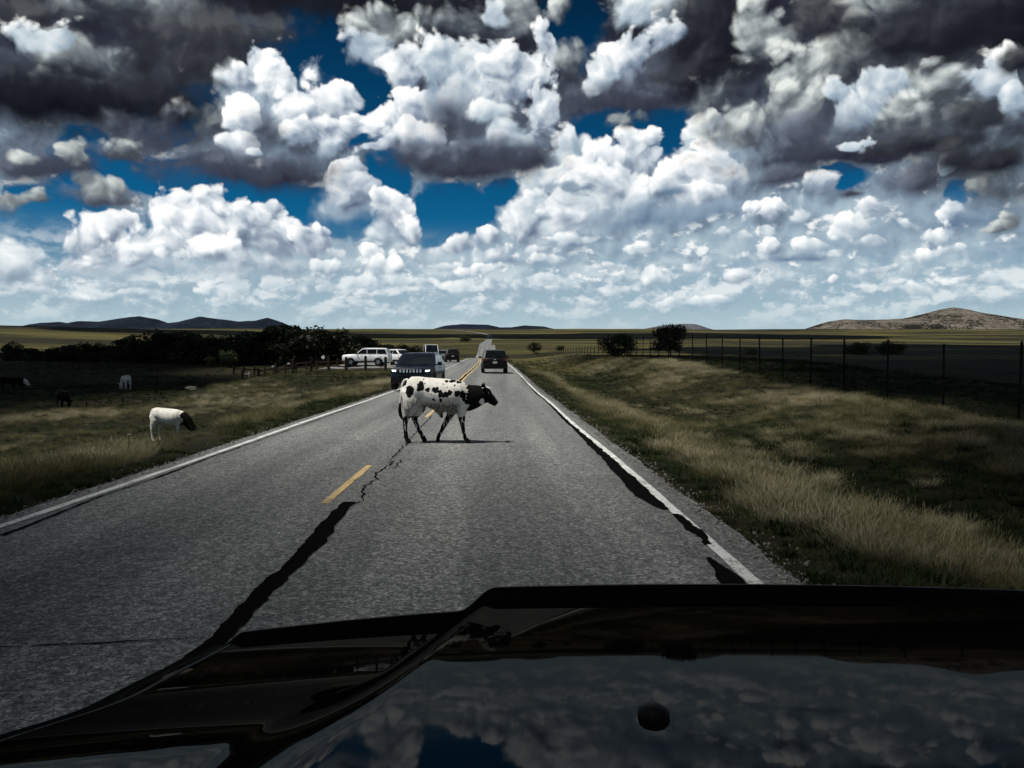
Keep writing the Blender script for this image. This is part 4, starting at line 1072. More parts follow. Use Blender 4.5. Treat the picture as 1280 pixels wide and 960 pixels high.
TRUNK = [(-.785, .96, .10, .07), (-.74, .93, .19, .15), (-.66, .925, .235, .205), (-.55, .915, .25, .235), (-.40, .905, .245, .235), (-.25, .865, .275, .265), (-.08, .83, .295, .285), (.08, .81, .295, .28), (.20, .795, .285, .245), (.29, .785, .265, .19), (.37, .79, .235, .14)]
def trunk_tube(extra):
    pts = [(x, 0, z) for x, z, h, w in TRUNK] + [p for p, r in extra]
    rad = [(w, h) for x, z, h, w in TRUNK] + [r for p, r in extra]
    return (pts, rad, 22)
def W(px, pz, y): return ((px - 600) / 686.0, y, (830 - pz) / 686.0)

def walking_tubes():
    t = [trunk_tube([((.47, 0, .81), (.115, .21)), ((.57, 0, .845), (.095, .175)), ((.63, 0, .87), (.075, .14))])]
    # head
    t.append(([(.595, 0, .905), (.66, 0, .865), (.725, 0, .795), (.79, 0, .725), (.835, 0, .69), (.858, 0, .67)], [(.075, .115), (.098, .128), (.082, .10), (.064, .072), (.06, .058), (.045, .04)], 16))
    # near fore, far fore, near hind, far hind
    t.append(([(.20, -.13, .80), (.235, -.145, .60), (.245, -.135, .47), (.252, -.13, .36), (.268, -.13, .285), (.275, -.13, .20), (.298, -.13, .11), (.325, -.13, .065), (.355, -.13, .03), (.365, -.13, .0)], [(.07, .13), (.065, .115), (.05, .062), (.036, .042), (.036, .036), (.024, .027), (.030, .032), (.030, .034), (.042, .036), (.045, .040)], 12))
    t.append(([(.16, .13, .78), (.10, .145, .60), (.03, .135, .48), (-.035, .13, .36), (-.088, .13, .275), (-.128, .13, .19), (-.168, .13, .115), (-.185, .13, .07), (-.185, .13, .028), (-.178, .13, .004)], [(.07, .13), (.065, .11), (.05, .058), (.036, .042), (.037, .038), (.024, .027), (.029, .031), (.029, .03), (.037, .034), (.040, .034)], 12))
    t.append(([(-.60, -.12, .88), (-.625, -.15, .72), (-.655, -.15, .60), (-.69, -.14, .50), (-.735, -.13, .425), (-.738, -.13, .34), (-.735, -.13, .23), (-.728, -.13, .12), (-.705, -.13, .075), (-.68, -.13, .03), (-.67, -.13, .0)], [(.085, .20), (.09, .155), (.075, .105), (.048, .065), (.037, .052), (.029, .038), (.026, .031), (.030, .036), (.032, .038), (.042, .040), (.045, .042)], 12))
    t.append(([(-.52, .12, .85), (-.50, .15, .68), (-.53, .15, .57), (-.575, .14, .49), (-.605, .13, .43), (-.578, .13, .34), (-.535, .13, .23), (-.478, .13, .125), (-.452, .13, .08), (-.425, .13, .03), (-.415, .13, .002)], [(.085, .18), (.085, .14), (.07, .095), (.048, .066), (.037, .052), (.029, .038), (.026, .031), (.030, .035), (.031, .036), (.040, .038), (.043, .040)], 12))
    # tail with its switch
    t.append(([(-.70, 0, 1.11), (-.765, 0, 1.09), (-.805, 0, 1.02), (-.822, 0, .90), (-.832, 0, .76), (-.842, 0, .66), (-.848, 0, .57), (-.832, 0, .48), (-.80, 0, .40)], [.030, .026, .021, .018, .018, .024, .033, .033, .014], 9))
    # ears, brisket fold
    for s in (-1, 1):
        t.append(([(.60, s * .06, .99), (.625, s * .12, 1.01), (.645, s * .185, 1.005), (.655, s * .225, .985)], [(.030, .022), (.020, .045), (.016, .048), (.008, .014)], 8))
    t.append(([(-.20, 0, .60), (-.125, 0, .50), (-.105, 0, .435)], [(.04, .07), (.03, .045), (.022, .026)], 9))
    return t
def grazing_tubes():
    t = [trunk_tube([((.47, 0, .72), (.12, .20)), ((.58, 0, .58), (.10, .165)), ((.67, 0, .45), (.08, .13))])]
    t.append(([(.64, 0, .46), (.72, 0, .39), (.775, 0, .29), (.815, 0, .18), (.835, 0, .10), (.84, 0, .06)], [(.075, .11), (.098, .12), (.082, .10), (.064, .072), (.06, .058), (.045, .04)], 16))
    for x0, y, xk in ((.22, -.13, .24), (.20, .13, .13)):
        t.append(([(x0, y, .80), (x0 + .01, y, .60), (x0 + .01, y, .47), (xk, y, .36), (xk, y, .285), (xk, y, .20), (xk + .01, y, .11), (xk + .02, y, .065), (xk + .04, y, .03), (xk + .045, y, 0)], [(.07, .13), (.065, .11), (.05, .06), (.036, .042), (.036, .036), (.024, .027), (.030, .032), (.030, .034), (.042, .036), (.045, .040)], 12))
    for dx, y in ((0, -.13), (.13, .13)):
        t.append(([(-.60 + dx, y, .88), (-.60 + dx, y * 1.1, .72), (-.63 + dx, y * 1.1, .60), (-.67 + dx, y, .50), (-.715 + dx, y, .425), (-.71 + dx, y, .34), (-.70 + dx, y, .23), (-.69 + dx, y, .12), (-.675 + dx, y, .075), (-.65 + dx, y, .03), (-.64 + dx, y, 0)], [(.085, .20), (.09, .155), (.075, .105), (.048, .065), (.037, .052), (.029, .038), (.026, .031), (.030, .036), (.032, .038), (.042, .040), (.045, .042)], 12))
    t.append(([(-.70, 0, 1.11), (-.765, 0, 1.08), (-.80, 0, 1.0), (-.81, 0, .85), (-.81, 0, .70), (-.81, 0, .60), (-.81, 0, .50), (-.80, 0, .42)], [.030, .026, .021, .018, .018, .026, .03, .012], 9))
    for s in (-1, 1):
        t.append(([(.68, s * .06, .47), (.71, s * .12, .48), (.735, s * .185, .465), (.745, s * .225, .44)], [(.030, .022), (.020, .045), (.016, .048), (.008, .014)], 8))
    return t

SPOTS = [(155, 205, 50, 66), (150, 262, 20, 22), (95, 108, 17, 30), (283, 150, 42, 58), (262, 195, 18, 18), (370, 190, 30, 23), (345, 185, 12, 12), (462, 190, 40, 40), (495, 205, 16, 16), (521, 235, 20, 50), (560, 255, 28, 30), (590, 240, 36, 34), (632, 222, 28, 30), (524, 312, 22, 26), (441, 302, 19, 21), (410, 240, 8, 8), (548, 118, 9, 9), (695, 135, 9, 9), (310, 70, 9, 9), (715, 235, 32, 36), (735, 215, 20, 20), (780, 245, 32, 46), (800, 300, 22, 36), (330, 110, 7, 7), (440, 265, 6, 6), (600, 160, 7, 7), (660, 150, 6, 6), (820, 120, 10, 8), (860, 125, 14, 12)]
def spotted_coat(co):
    px, pz = co[:, 0] * 686 + 600, 830 - co[:, 2] * 686
    px, pz = px + 9 * wob(px / 22.0, pz / 22.0, 1.0, 3.0) + 5 * wob(px / 9.0, pz / 9.0, 1.0, 8.0), pz + 9 * wob(px / 20.0, pz / 24.0, 1.0, 6.0)
    k = np.zeros(len(co)); side = co[:, 1] < 0.09
    for x, z, rx, rz in SPOTS:
        d = 1 - np.sqrt(((px - x) / rx) ** 2 + ((pz - z) / rz) ** 2)
        k = np.maximum(k, np.where(side, np.clip(0.5 + d * 1.2, 0, 1), 0))
    far = np.clip(0.5 + 2.2 * (wob(px / 60.0, pz / 60.0, 1.0, 2.0) - 0.35), 0, 1)
    k = np.maximum(k, np.where(co[:, 1] > 0.10, far, 0))
    for x, z, rx, rz in ((655, 92, 34, 20), (735, 97, 36, 14), (590, 85, 26, 12)):      # along the backbone
        d = 1 - np.sqrt(((px - x) / rx) ** 2 + ((pz - z) / rz) ** 2); k = np.maximum(k, np.clip(0.5 + d * 1.2, 0, 1))
    # black neck and head with a ragged shoulder edge
    edge = 838 + 14 * np.sin(pz * 0.07) + 10 * np.sin(pz * 0.17 + 1) - 22 * np.clip((pz - 160) / 120, 0, 1) + np.clip((pz - 330) / 60, 0, 1) * 25
    head = np.clip(0.5 + (px - edge) / 30, 0, 1)
    head = np.where(pz > 520, 0, head)
    blaze = (np.abs(co[:, 1]) < 0.045) & (px > 1040) & (px < 1150) & ((px - 1040) * 1.55 + 70 > pz - 45)
    jaw = 1 - np.sqrt(((px - 1010) / 26) ** 2 + ((pz - 335) / 42) ** 2)
    head = np.where(blaze, 0.0, head); head = np.where(jaw > 0, np.clip(0.42 - jaw, 0, 1), head)
    k = np.maximum(k, head)
    # underside shade and speckles painted on belly and haunch; dark lower legs with pale flecks
    fl = wob(px / 6.0, pz / 34.0, 1.0, 4.0)
    leg = sstep(pz, 430, 560)
    k = np.maximum(k, np.where(fl > 0.34, 0.30, 0.44 + 0.5 * leg) * leg)
    k = np.maximum(k, 0.9 * sstep(pz, 745, 790))
    belly = sstep(pz, 330, 460) * (px > 250) * (px < 720) * (co[:, 2] > 0.40)
    roan_shade = 1.0 * sstep(pz, 255, 410) * sstep(px, 230, 330) * (1 - sstep(px, 690, 790)) * (co[:, 2] > 0.42)
    tail = (px < 62) & (pz > 330) & (pz < 600)
    k = np.where(tail, np.clip(0.2 + (pz - 330) / 90, 0, 1), k)
    haunch = np.clip(1 - np.abs((px + pz * 0.62 - 395) / 170), 0, 1) * sstep(pz, 220, 330) * (1 - sstep(px, 300, 360))
    roan_shade = np.clip(np.maximum(roan_shade, 0.8 * haunch) * (1 + 0.3 * fl), 0, 1)
    sk = wob(px / 26.0, pz / 26.0, 1.0, 9.0)
    k = np.where((px > 790) & (px < 900) & (sk > 0.72), 0.38, k)
    return k, roan_shade
def dark_head_coat(co):
    k = np.clip(0.5 + (co[:, 0] - 0.36 - 0.05 * np.sin(co[:, 2] * 19)) / 0.06, 0, 1)
    f = wob(co[:, 0] * 9, co[:, 2] * 9 + co[:, 1] * 7, 1.0, 1.0)
    k = np.maximum(k, np.where(f > 0.80, 0.55, 0.0) * sstep(co[:, 0], -.1, .3))
    return np.where((co[:, 2] < 0.30) & (co[:, 0] > .70), np.where(np.abs(co[:, 1]) < .03, 0.2, k), k)
def white_coat(co): return 0.12 + 0.3 * sstep(-co[:, 2], -0.14, -0.06)
def black_coat(co): return np.ones(len(co))
def pied_coat(co): return np.where(co[:, 0] > 0.32, np.where(co[:, 2] > .40, 0.1, .6), 1.0)

WT = walking_tubes()
for q in (2, 3, 4, 5):
    WT[q] = (WT[q][0], [(a * (1.0 if i < 2 else 1.14), c * (1.0 if i < 2 else 1.14)) for i, (a, c) in enumerate(WT[q][1])], WT[q][2])
cow_walk = animal_mesh('body', WT, [((.655, 0, .775), (.075, .075, .085))], 0.011, spotted_coat, M_coat, 5)
cow_graze = animal_mesh('body', grazing_tubes(), [((.70, 0, .35), (.06, .07, .07))], 0.016, dark_head_coat, M_coat, 4)
def recoat(me, fn):
    m2 = me.copy(); co = np.zeros(len(m2.vertices) * 3); m2.vertices.foreach_get('co', co)
    set_coat(m2, fn(co.reshape(-1, 3))); return m2
graze_white, graze_black, graze_pied = recoat(cow_graze, white_coat), recoat(cow_graze, black_coat), recoat(cow_graze, pied_coat)

def sphere(name, mat, c, r, parent):
    rings = []
    for i in range(7):
        a = -math.pi / 2 + math.pi * (i + 0.02) / 6.04
        rings.append([(c[0] + r[0] * math.sin(a), c[1] + r[1] * math.cos(a) * math.cos(2 * math.pi * k / 10), c[2] + r[2] * math.cos(a) * math.sin(2 * math.pi * k / 10)) for k in range(10)])
    return MB().loft(rings).build(name, mat, parent, True)

g = ground(552, 553, 0.03)
e = empty('cow', (0, g.y, float(road_z(g.y)) + 0.03), 0.0, 'black and white spotted young cow walking across the road in front of the hood', 'cow')
# place by the rump-to-muzzle span (500 .. 620 px)
e.location.x = ray(500, 553).x * g.y + 0.845
link('body', cow_walk, e)
for s in (-1, 1):
    sphere('eye', M_eye, (.715, s * .084, .865), (.018, .010, .016), e)
    MB().tube([(.625, s * .055, 1.0), (.63, s * .085, 1.035), (.635, s * .10, 1.065)], [.018, .014, .004], 7).build('horn', M_horn, e, True)

def graze(px, py_feet, dist, me, rz, label, scale=1.0, group=None, lift=0.0):
    d = ray(px, py_feet); x = d.x * dist
    e = empty('cow', (x, dist, float(land_z(x, dist)) - 0.02 + lift), rz, label, 'cow', group)
    e.scale = (scale,) * 3
    link('body', me, e)
    for s in (-1, 1):
        sphere('eye', M_eye, (.745, s * .084, .395), (.016, .010, .016), e)
    return e
graze(217, 553, 30.5, cow_graze, -0.10, 'white cow with black head and neck grazing in the verge left of the road', 1.05)
graze(156, 482, 71, graze_white, math.pi - 0.75, 'white cow grazing farther off below the tree belt', 1.08)
graze(80, 507, 50, graze_black, math.pi * 0.5 + 0.12, 'black cow seen from behind in the left pasture', 1.06)
graze(14, 482, 70, graze_black, 0.6, 'black cow at the left edge of the pasture beside a pale-faced one', 1.0)
graze(26, 481, 72, graze_pied, 0.1, 'dark cow with a pale head and neck at the left edge of the pasture', 0.9)
# grey rock lying in the pasture
bm = bmesh.new(); bmesh.ops.create_icosphere(bm, subdivisions=3, radius=1.0)
for v in bm.verts: v.co = Vector((v.co.x * .52, v.co.y * .35, max(v.co.z, -.4) * .26)) * (1 + 0.4 * mnoise.noise(v.co * 1.4))
me = bpy.data.meshes.new('rock'); bm.to_mesh(me); bm.free()
me.materials.append(simple('grey_stone', (0.22, 0.21, 0.19), 0.9, 0.2, vary=0.3, scale=9))
o = link('rock', me); p = on_land(240, 476, 70); o.location = (p.x, p.y, p.z + 0.1)
tag(o, 'low grey rock lying alone in the left pasture', 'rock')

# ------------------------------------------------------------------ vehicles (front towards +Y)
def wheel(root, x, y, r, w, side, rim_mat):
    e_t = MB().lathe([(-w / 2, r * .60), (-w / 2, r * .86), (-w / 2 + .03, r * .98), (w / 2 - .03, r * .98), (w / 2, r * .86), (w / 2, r * .60)], 26, 'x', (x, y, r)).build('wheel', M_tyre, root, True, 50)
    xo = x + side * (w / 2 - .012)
    m = MB().lathe([(-.01, r * .62), (.008, r * .62), (.008, r * .55), (-.004, r * .52)], 22, 'x', (xo, y, r))
    for k in range(6):
        a = 2 * math.pi * k / 6
        c, s_ = math.cos(a), math.sin(a)
        q = [(xo + side * .004, y + c * r * .10 - s_ * .045, r + s_ * r * .10 + c * .045), (xo + side * .004, y + c * r * .10 + s_ * .045, r + s_ * r * .10 - c * .045), (xo + side * .004, y + c * r * .57 + s_ * .035, r + s_ * r * .57 - c * .035), (xo + side * .004, y + c * r * .57 - s_ * .035, r + s_ * r * .57 + c * .035)]
        m.slab(q, (side * .014, 0, 0))
    m.build('rim', rim_mat, e_t)
    return e_t

def car(name, loc, rz, sp, label, cat='car', group=None):
    """sp: length L, width Wd, height H, wheel radius, belt height, paint, and switches"""
    root = empty(name, loc, rz, label, cat, group)
    L, Wd, H, r = sp['L'], sp['W'], sp['H'], sp['r']; belt = sp['belt']; hw = Wd / 2; paint = sp['paint']
    f, k = L / 2, -L / 2; lo = sp.get('lo', 0.30)
    hood_y, cowl_y, ws_top, rear_top, tail = sp['nose'], sp['cowl'], sp['wstop'], sp['rtop'], k
    nz = sp['nosez']
    def ring(y, zl, zh, w, crown=0.02, tuck=0.90):
        pts = [(-w * .93, zl), (-w * .995, zl + (zh - zl) * .22), (-w, zl + (zh - zl) * .55), (-w * .985, zh - (zh - zl) * .13), (-w * tuck, zh - .012), (-w * .45, zh + crown), (0, zh + crown * 1.3)]
        pts = pts + [(-a, z) for a, z in pts[-2::-1]]
        return [(a, y, z) for a, z in pts]
    st = [ring(f, lo + .16, nz - .12, hw * .78), ring(f - .06, lo + .05, nz - .03, hw * .90), ring(f - .25, lo, nz + .01, hw * .97), ring(hood_y - .3, lo, (nz + belt) / 2 + .02, hw), ring(cowl_y, lo, belt, hw), ring(0, lo, belt, hw), ring(k + .7, lo, belt, hw), ring(k + .18, lo + .02, belt - .02, hw * .97), ring(k + .03, lo + .06, belt - .05, hw * .93), ring(k, lo + .12, belt - .10, hw * .88)]
    body = MB().loft(st).build('body', paint, root, True, 40)
    # cabin
    tw = hw * sp.get('tumble', .80); bw = hw * .94
    def cab(y, z, w, rnd):
        return (y, z, w)
    zt = H - .03
    b0, b1, b2, b3 = cowl_y + .02, ws_top, rear_top, k + sp.get('tailrun', .10)
    rings = []
    for y, z in ((b0, belt + .01), (b0 - (b0 - b1) * .5, belt + (zt - belt) * .52), (b1, zt - .02), (b1 - .35, zt + .015), ((b1 + b2) / 2, zt + .03), (b2 + .3, zt + .01), (b2, zt - .03), ((b2 + b3) / 2, belt + (zt - belt) * .5), (b3, belt + .01)):
        t = max(.02, (z - belt) / (zt - belt)); w = bw + (tw - bw) * min(1, t)
        rings.append([(-bw, y, belt - .05), (-w, y, z - .05 * min(1, t * 3)), (-w * .90, y, z), (0, y, z + .02 * min(1, t * 2)), (w * .90, y, z), (w, y, z - .05 * min(1, t * 3)), (bw, y, belt - .05)])
    MB().loft(rings).build('cabin', sp.get('roof', paint), root, True, 30)
    def side(y, z, s, out):
        t = (z - belt) / (zt - belt); w = bw + (tw - bw) * t
        return (s * (w + out), y, z)
    h = zt - belt
    # glass
    ins = .06
    def quad(p0, p1, name, mat, nrm):
        MB().slab([p0[0], p0[1], p1[1], p1[0]], nrm).build(name, mat, root)
    y_lo, y_hi = b0 - .03, b1 + .02
    n = Vector((0, h, b0 - b1)).normalized() * .022
    wl, wh = bw * .90, tw * .86
    ztl, zth = belt + .05, zt - .05
    def ws_y(z): return b0 - (b0 - b1) * (z - belt) / (zt - belt) + .0
    gm = MB(); rows_ = []
    for q in range(7):
        z = ztl + (zth - ztl) * q / 6.0; w = wl + (wh - wl) * q / 6.0
        rows_.append([(w * (-1 + p_ / 5.0), ws_y(z) + .022 + .075 * (1 - (-1 + p_ / 5.0) ** 2) + .02 * math.sin(math.pi * q / 6.0), z) for p_ in range(11)])
    gv = [p_ for r_ in rows_ for p_ in r_]
    gm.add(gv, [(a * 11 + c, a * 11 + c + 1, a * 11 + c + 12, a * 11 + c + 11) for a in range(6) for c in range(10)])
    gv2 = [(x_, ws_y(z_) - .03, z_) for x_, y_, z_ in rows_[0]] ; gv3 = [(x_, ws_y(z_) - .03, z_) for x_, y_, z_ in rows_[-1]]
    gm.add(rows_[0] + gv2, [(c + 1, c, 11 + c, 12 + c) for c in range(10)]); gm.add(rows_[-1] + gv3, [(c, c + 1, 12 + c, 11 + c) for c in range(10)])
    gm.build('windscreen', M_windscreen, root, True, 50)
    def rw_y(z): return b3 + (b2 - b3) * (z - belt) / (zt - belt)
    n2 = Vector((0, -h, -(b3 - b2))).normalized() * .022
    MB().slab([(-wl * .92, rw_y(belt + .08) - .012, belt + .08), (wl * .92, rw_y(belt + .08) - .012, belt + .08), (wh * .95, rw_y(zth) - .012, zth), (-wh * .95, rw_y(zth) - .012, zth)], tuple(n2)).build('rear_window', M_pane, root)
    zl_, zh_ = belt + .05, zt - .08
    def fy(z): return ws_y(z) - .10
    def by(z): return rw_y(z) + .12
    cuts = sp.get('windows', [.40, .74])
    for s in (-1, 1):
        ed_lo = [fy(zl_)] + [fy(zl_) + (by(zl_) - fy(zl_)) * c for c in cuts] + [by(zl_)]
        ed_hi = [fy(zh_)] + [min(fy(zh_), fy(zl_) + (by(zl_) - fy(zl_)) * c) for c in cuts] + [by(zh_)]
        for i in range(len(ed_lo) - 1):
            if i in sp.get('blind', ()): continue
            g_ = .04
            MB().slab([side(ed_lo[i] - g_, zl_, s, .004), side(ed_lo[i + 1] + g_, zl_, s, .004), side(ed_hi[i + 1] + g_, zh_, s, .004), side(ed_hi[i] - g_, zh_, s, .004)], (s * .008, 0, 0)).build('side_window', M_pane, root)
        # mirror
        my = b0 - .20
        mm = MB().box((s * (hw + .12), my, belt + .10), (.20, .10, .15), 0, .85); mm.tube([(s * (hw - .08), my, belt + .04), (s * (hw + .05), my, belt + .07)], .03, 6)
        mm.build('mirror', sp.get('mirror', M_trim), root)
        for dy in (fy(zl_) - .55, fy(zl_) - 1.45):
            MB().box((s * (hw + .012), dy, belt - .10), (.03, .16, .03)).build('door_handle', sp.get('handle', paint), root)
        # sills, arches and wheels
        MB().box((s * (hw - .01), (sp['fw'] + sp['rw']) / 2, lo + .05), (.05, sp['fw'] - sp['rw'] - r * 2.4, .14)).build('sill', M_trim, root)
        for wy in (sp['fw'], sp['rw']):
            a0 = []
            for q in range(17):
                a = math.pi * q / 16; a0.append((s * (hw + .004), wy + math.cos(a) * (r + .075), r + math.sin(a) * (r + .075)))
            a1 = [(s * (hw + .004), wy + math.cos(math.pi * q / 16) * (r + .025) * 0.2, r - .02) for q in range(16, -1, -8)]
            MB().slab(a0 + [(s * (hw + .004), wy - r - .075, lo - .01), (s * (hw + .004), wy + r + .075, lo - .01)], (s * .010, 0, 0)).build('wheel_arch', M_trim, root)
            wheel(root, s * (hw - .085), wy, r, .23, s, sp.get('rim', M_rim))
        # lights
        hl = sp.get('lamp', M_lamp)
        MB().slab([(s * hw * .68, f - .02, nz - .145), (s * hw * .84, f - .07, nz - .14), (s * hw * .89, f - .11, nz - .065), (s * hw * .67, f - .05, nz - .075)], (0, .05, 0)).build('headlight', hl, root)
        tz = sp.get('tailz', belt - .16)
        MB().slab([(s * hw * .66, k + .03, tz - .09), (s * hw * .93, k + .05, tz - .09), (s * hw * .95, k + .07, tz + .08), (s * hw * .66, k + .04, tz + .07)], (0, -.075, 0)).build('tail_light', M_tail, root)
        if sp.get('rails'):
            m = MB().tube([(s * tw * .86, b1 - .15, zt + .02), (s * tw * .86, b1 - .28, zt + .07), (s * tw * .86, b2 + .35, zt + .07), (s * tw * .86, b2 + .2, zt + .02)], .018, 6)
            m.build('roof_rail', sp.get('railmat', M_trim), root)
    # nose
    grille = MB().box((0, f - .02, nz - .13), (hw * 1.14, .10, .16)).build('grille', M_trim, root)
    if sp.get('slots'):
        for q in range(7):
            x = (q - 3) * hw * .155
            MB().box((x, f + .035, nz - .115), (hw * .085, .03, .135)).build('grille_slot', M_chrome, grille)
    MB().slab([(-hw * .86, f - .05, lo + .02), (hw * .86, f - .05, lo + .02), (hw * .92, f - .10, lo + .26), (-hw * .92, f - .10, lo + .26)], (0, .13, 0)).build('front_bumper', sp.get('bumper', M_trim), root)
    MB().slab([(-hw * .88, k + .05, lo + .02), (hw * .88, k + .05, lo + .02), (hw * .93, k + .10, lo + .30), (-hw * .93, k + .10, lo + .30)], (0, -.13, 0)).build('rear_bumper', sp.get('bumper', M_trim), root)
    MB().box((0, k - .045, sp.get('platez', lo + .50)), (.31, .03, .155)).build('licence_plate', M_plate, root)
    if sp.get('badge'): MB().lathe([(-.02, .05), (.015, .045)], 14, 'y', (0, k - .01, belt - .06)).build('badge', M_chrome, root)
    if sp.get('wiper'): MB().tube([(.0, rw_y(belt + .10) - .05, belt + .11), (.42, rw_y(belt + .17) - .05, belt + .17)], .012, 5).build('rear_wiper', M_trim, root)
    if sp.get('exhaust'):
        for s in (-1, 1): MB().tube([(s * hw * .62, k + .1, lo - .01), (s * hw * .62, k - .09, lo - .01)], .035, 8).build('exhaust_pipe', M_chrome, root)
    return root

SUV = dict(L=4.62, W=1.86, H=1.67, r=.36, belt=1.08, nose=1.6, cowl=1.02, wstop=.28, rtop=-1.72, nosez=.98, fw=1.42, rw=-1.30, lo=.32, tailrun=.12)
# oncoming, behind the cow
g = ground(519, 490, 0.02)
car('oncoming_car', (ray(518, 490).x * 36.5, 36.5 + 2.3, 0.035), math.pi - 0.07, dict(SUV, paint=M_navy, slots=True, lamp=M_lamp_on, rails=True, roof=M_navy, W=1.90, rim=M_rim_dark), 'dark navy car facing us with lit headlights just behind the spotted cow', 'car')
# going away on the right
Y = 62.5; car('leading_car', (ray(617.5, 466).x * Y, Y + 2.2, float(road_z(Y + 2)) + 0.035), 0.03, dict(SUV, paint=M_blackcar, W=1.90, H=1.74, badge=True, wiper=True, exhaust=True, rim=M_rim_dark, tailz=1.02, platez=.80), 'black car driving away from us in the right lane', 'car')
# white one pulled off, side on
BIG = dict(L=5.2, W=2.0, H=1.92, r=.41, belt=1.26, nose=1.9, cowl=1.10, wstop=.38, rtop=-2.28, nosez=1.20, fw=1.62, rw=-1.42, lo=.40, tailrun=.06, tumble=.86)
Y = 93.0; x = ray(459, 459).x * Y
car('parked_car', (x, Y, turn_z(x, Y)), math.pi / 2 - 0.06, dict(BIG, paint=M_white_car, windows=[.34, .66], rails=True, railmat=M_chrome, rim=M_rim, lamp=M_lamp, bumper=M_white_car), 'big white car parked side on beyond the rail fence', 'car', 'cars stopped on the pull-off at the left')
Y = 100.0; x = ray(500, 455).x * Y
car('parked_car', (x, Y, turn_z(x, Y)), math.pi + 0.75, dict(SUV, paint=M_white_car, rim=M_rim), 'white car parked at an angle half hidden behind the oncoming navy one', 'car', 'cars stopped on the pull-off at the left')
Y = 121.0; x = ray(538.5, 452).x * Y
car('parked_van', (x, Y, turn_z(x, Y)), math.pi + 0.16, dict(L=5.5, W=2.02, H=2.45, r=.36, belt=1.30, nose=2.3, cowl=1.95, wstop=1.25, rtop=-2.6, nosez=1.12, fw=1.85, rw=-1.75, lo=.34, tailrun=.05, tumble=.90, paint=M_white_car, windows=[.26, .6], blind=(2,), rim=M_rim_dark), 'tall white van facing us on the pull-off', 'van', 'cars stopped on the pull-off at the left')
Y = 124.0; x = ray(553, 452).x * Y
car('parked_car', (x, Y, turn_z(x, Y)), math.pi - 0.22, dict(SUV, paint=M_silver, rim=M_rim), 'silver car facing us beside the tall white van', 'car', 'cars stopped on the pull-off at the left')
Y = 116.0; x = ray(565, 452.5).x * Y
car('parked_car', (x, Y, float(road_z(Y)) + .045), 0.10, dict(SUV, paint=M_blackcar, H=1.80, belt=1.15, rim=M_rim_dark), 'black car seen from behind beside the silver one at the edge of the road', 'car', 'cars stopped on the pull-off at the left')

# ------------------------------------------------------------------ fences
fence = empty('wire_fence', (16.9, 31.3, float(land_z(16.9, 31.3))), 0, 'tall wire fence with thin dark posts along the right field', 'fence')
pm = MB().tube([(0, 0, -.3), (0, 0, 2.42)], [.046, .042], 8).mesh('post', M_steel, True)
FP = []
yy = 13.5
while yy < 330:
    xx = 16.95 + 0.12 * math.sin(yy * .13) - 0.004 * (yy - 30) + (float(road_x(yy)) - float(road_x(30)))
    FP.append((xx, yy, float(land_z(xx, yy)))); yy += 4.45
for i, p in enumerate(FP):
    o = link('post', pm, fence); o.location = Vector(p) - fence.location
    o.rotation_euler = (random.gauss(0, .012), random.gauss(0, .015), random.random() * 6)
    o.scale = (1, 1, random.uniform(.96, 1.05) * (1 if p[1] < 120 else .62))
for hgt in (0.12, 0.32, 0.55, 0.82, 1.15, 1.5, 1.9, 2.3):
    m = MB()
    pts = [Vector(p) + Vector((-.06, 0, hgt * (1 if p[1] < 120 else .60))) - fence.location for p in FP]
    m.tube(pts, .006 if hgt < 2 else .008, 4, cap=False)
    m.build('wire', M_steel, fence)
m = MB()
for a, c in zip(FP[:16], FP[1:17]):
    for q in range(1, 9):
        t = q / 9; b0_ = Vector(a).lerp(Vector(c), t) + Vector((-.06, 0, .05)) - fence.location
        m.tube([b0_, b0_ + Vector((0, 0, 1.5))], .0035, 3, cap=False)
o = m.build('mesh_wire', M_steel, fence); o['kind'] = 'stuff'

# post and rail fence in front of the pull-off
rail = empty('rail_fence', tuple(on_land(390, 466, 71)), 0, 'low dark wooden fence of thick posts and rails in front of the pull-off', 'fence')
PX = [303, 323, 345, 366, 389, 411, 433, 457, 482]
PP = []
for i, px in enumerate(PX):
    d = 74.5 - i * 0.55
    p = on_land(px, 466, d); PP.append(p)
    h = [1.12, 1.08, 1.15, 1.12, 1.2, 1.18, 1.22, 1.2, 1.15][i]
    m = MB().box((0, 0, h / 2 - .2), (.21, .21, h + .4)); m.box((0, 0, h + .015), (.17, .17, .035))
    o = m.build('post', M_wood, rail); o.location = p - rail.location; o.rotation_euler = (random.gauss(0, .02), random.gauss(0, .02), random.uniform(-.2, .2))
for a, c in zip(PP[:-1], PP[1:]):
    for z in (.42, .80):
        if z > .5 and random.random() < .35: continue
        m = MB().slab([a - rail.location + Vector((0, .09, z - .06)), c - rail.location + Vector((0, .09, z - .06 + random.gauss(0, .01))), c - rail.location + Vector((0, .09, z + .06)), a - rail.location + Vector((0, .09, z + .06))], (0, .06, 0))
        m.build('rail', M_wood, rail)
# second row behind, along the far edge of the pull-off
rail2 = empty('rail_fence', tuple(on_land(370, 455, 92)), 0, 'second dark rail fence farther back under the tree belt', 'fence')
PP = []
for px in range(292, 436, 13):
    p = on_land(px, 455, 92); PP.append(p)
    o = MB().box((0, 0, .35), (.18, .18, 1.1)).build('post', M_wood, rail2); o.location = p - rail2.location
for a, c in zip(PP[:-1], PP[1:]):
    MB().slab([a - rail2.location + Vector((0, .09, .5)), c - rail2.location + Vector((0, .09, .5)), c - rail2.location + Vector((0, .09, .64)), a - rail2.location + Vector((0, .09, .64))], (0, .05, 0)).build('rail', M_wood, rail2)

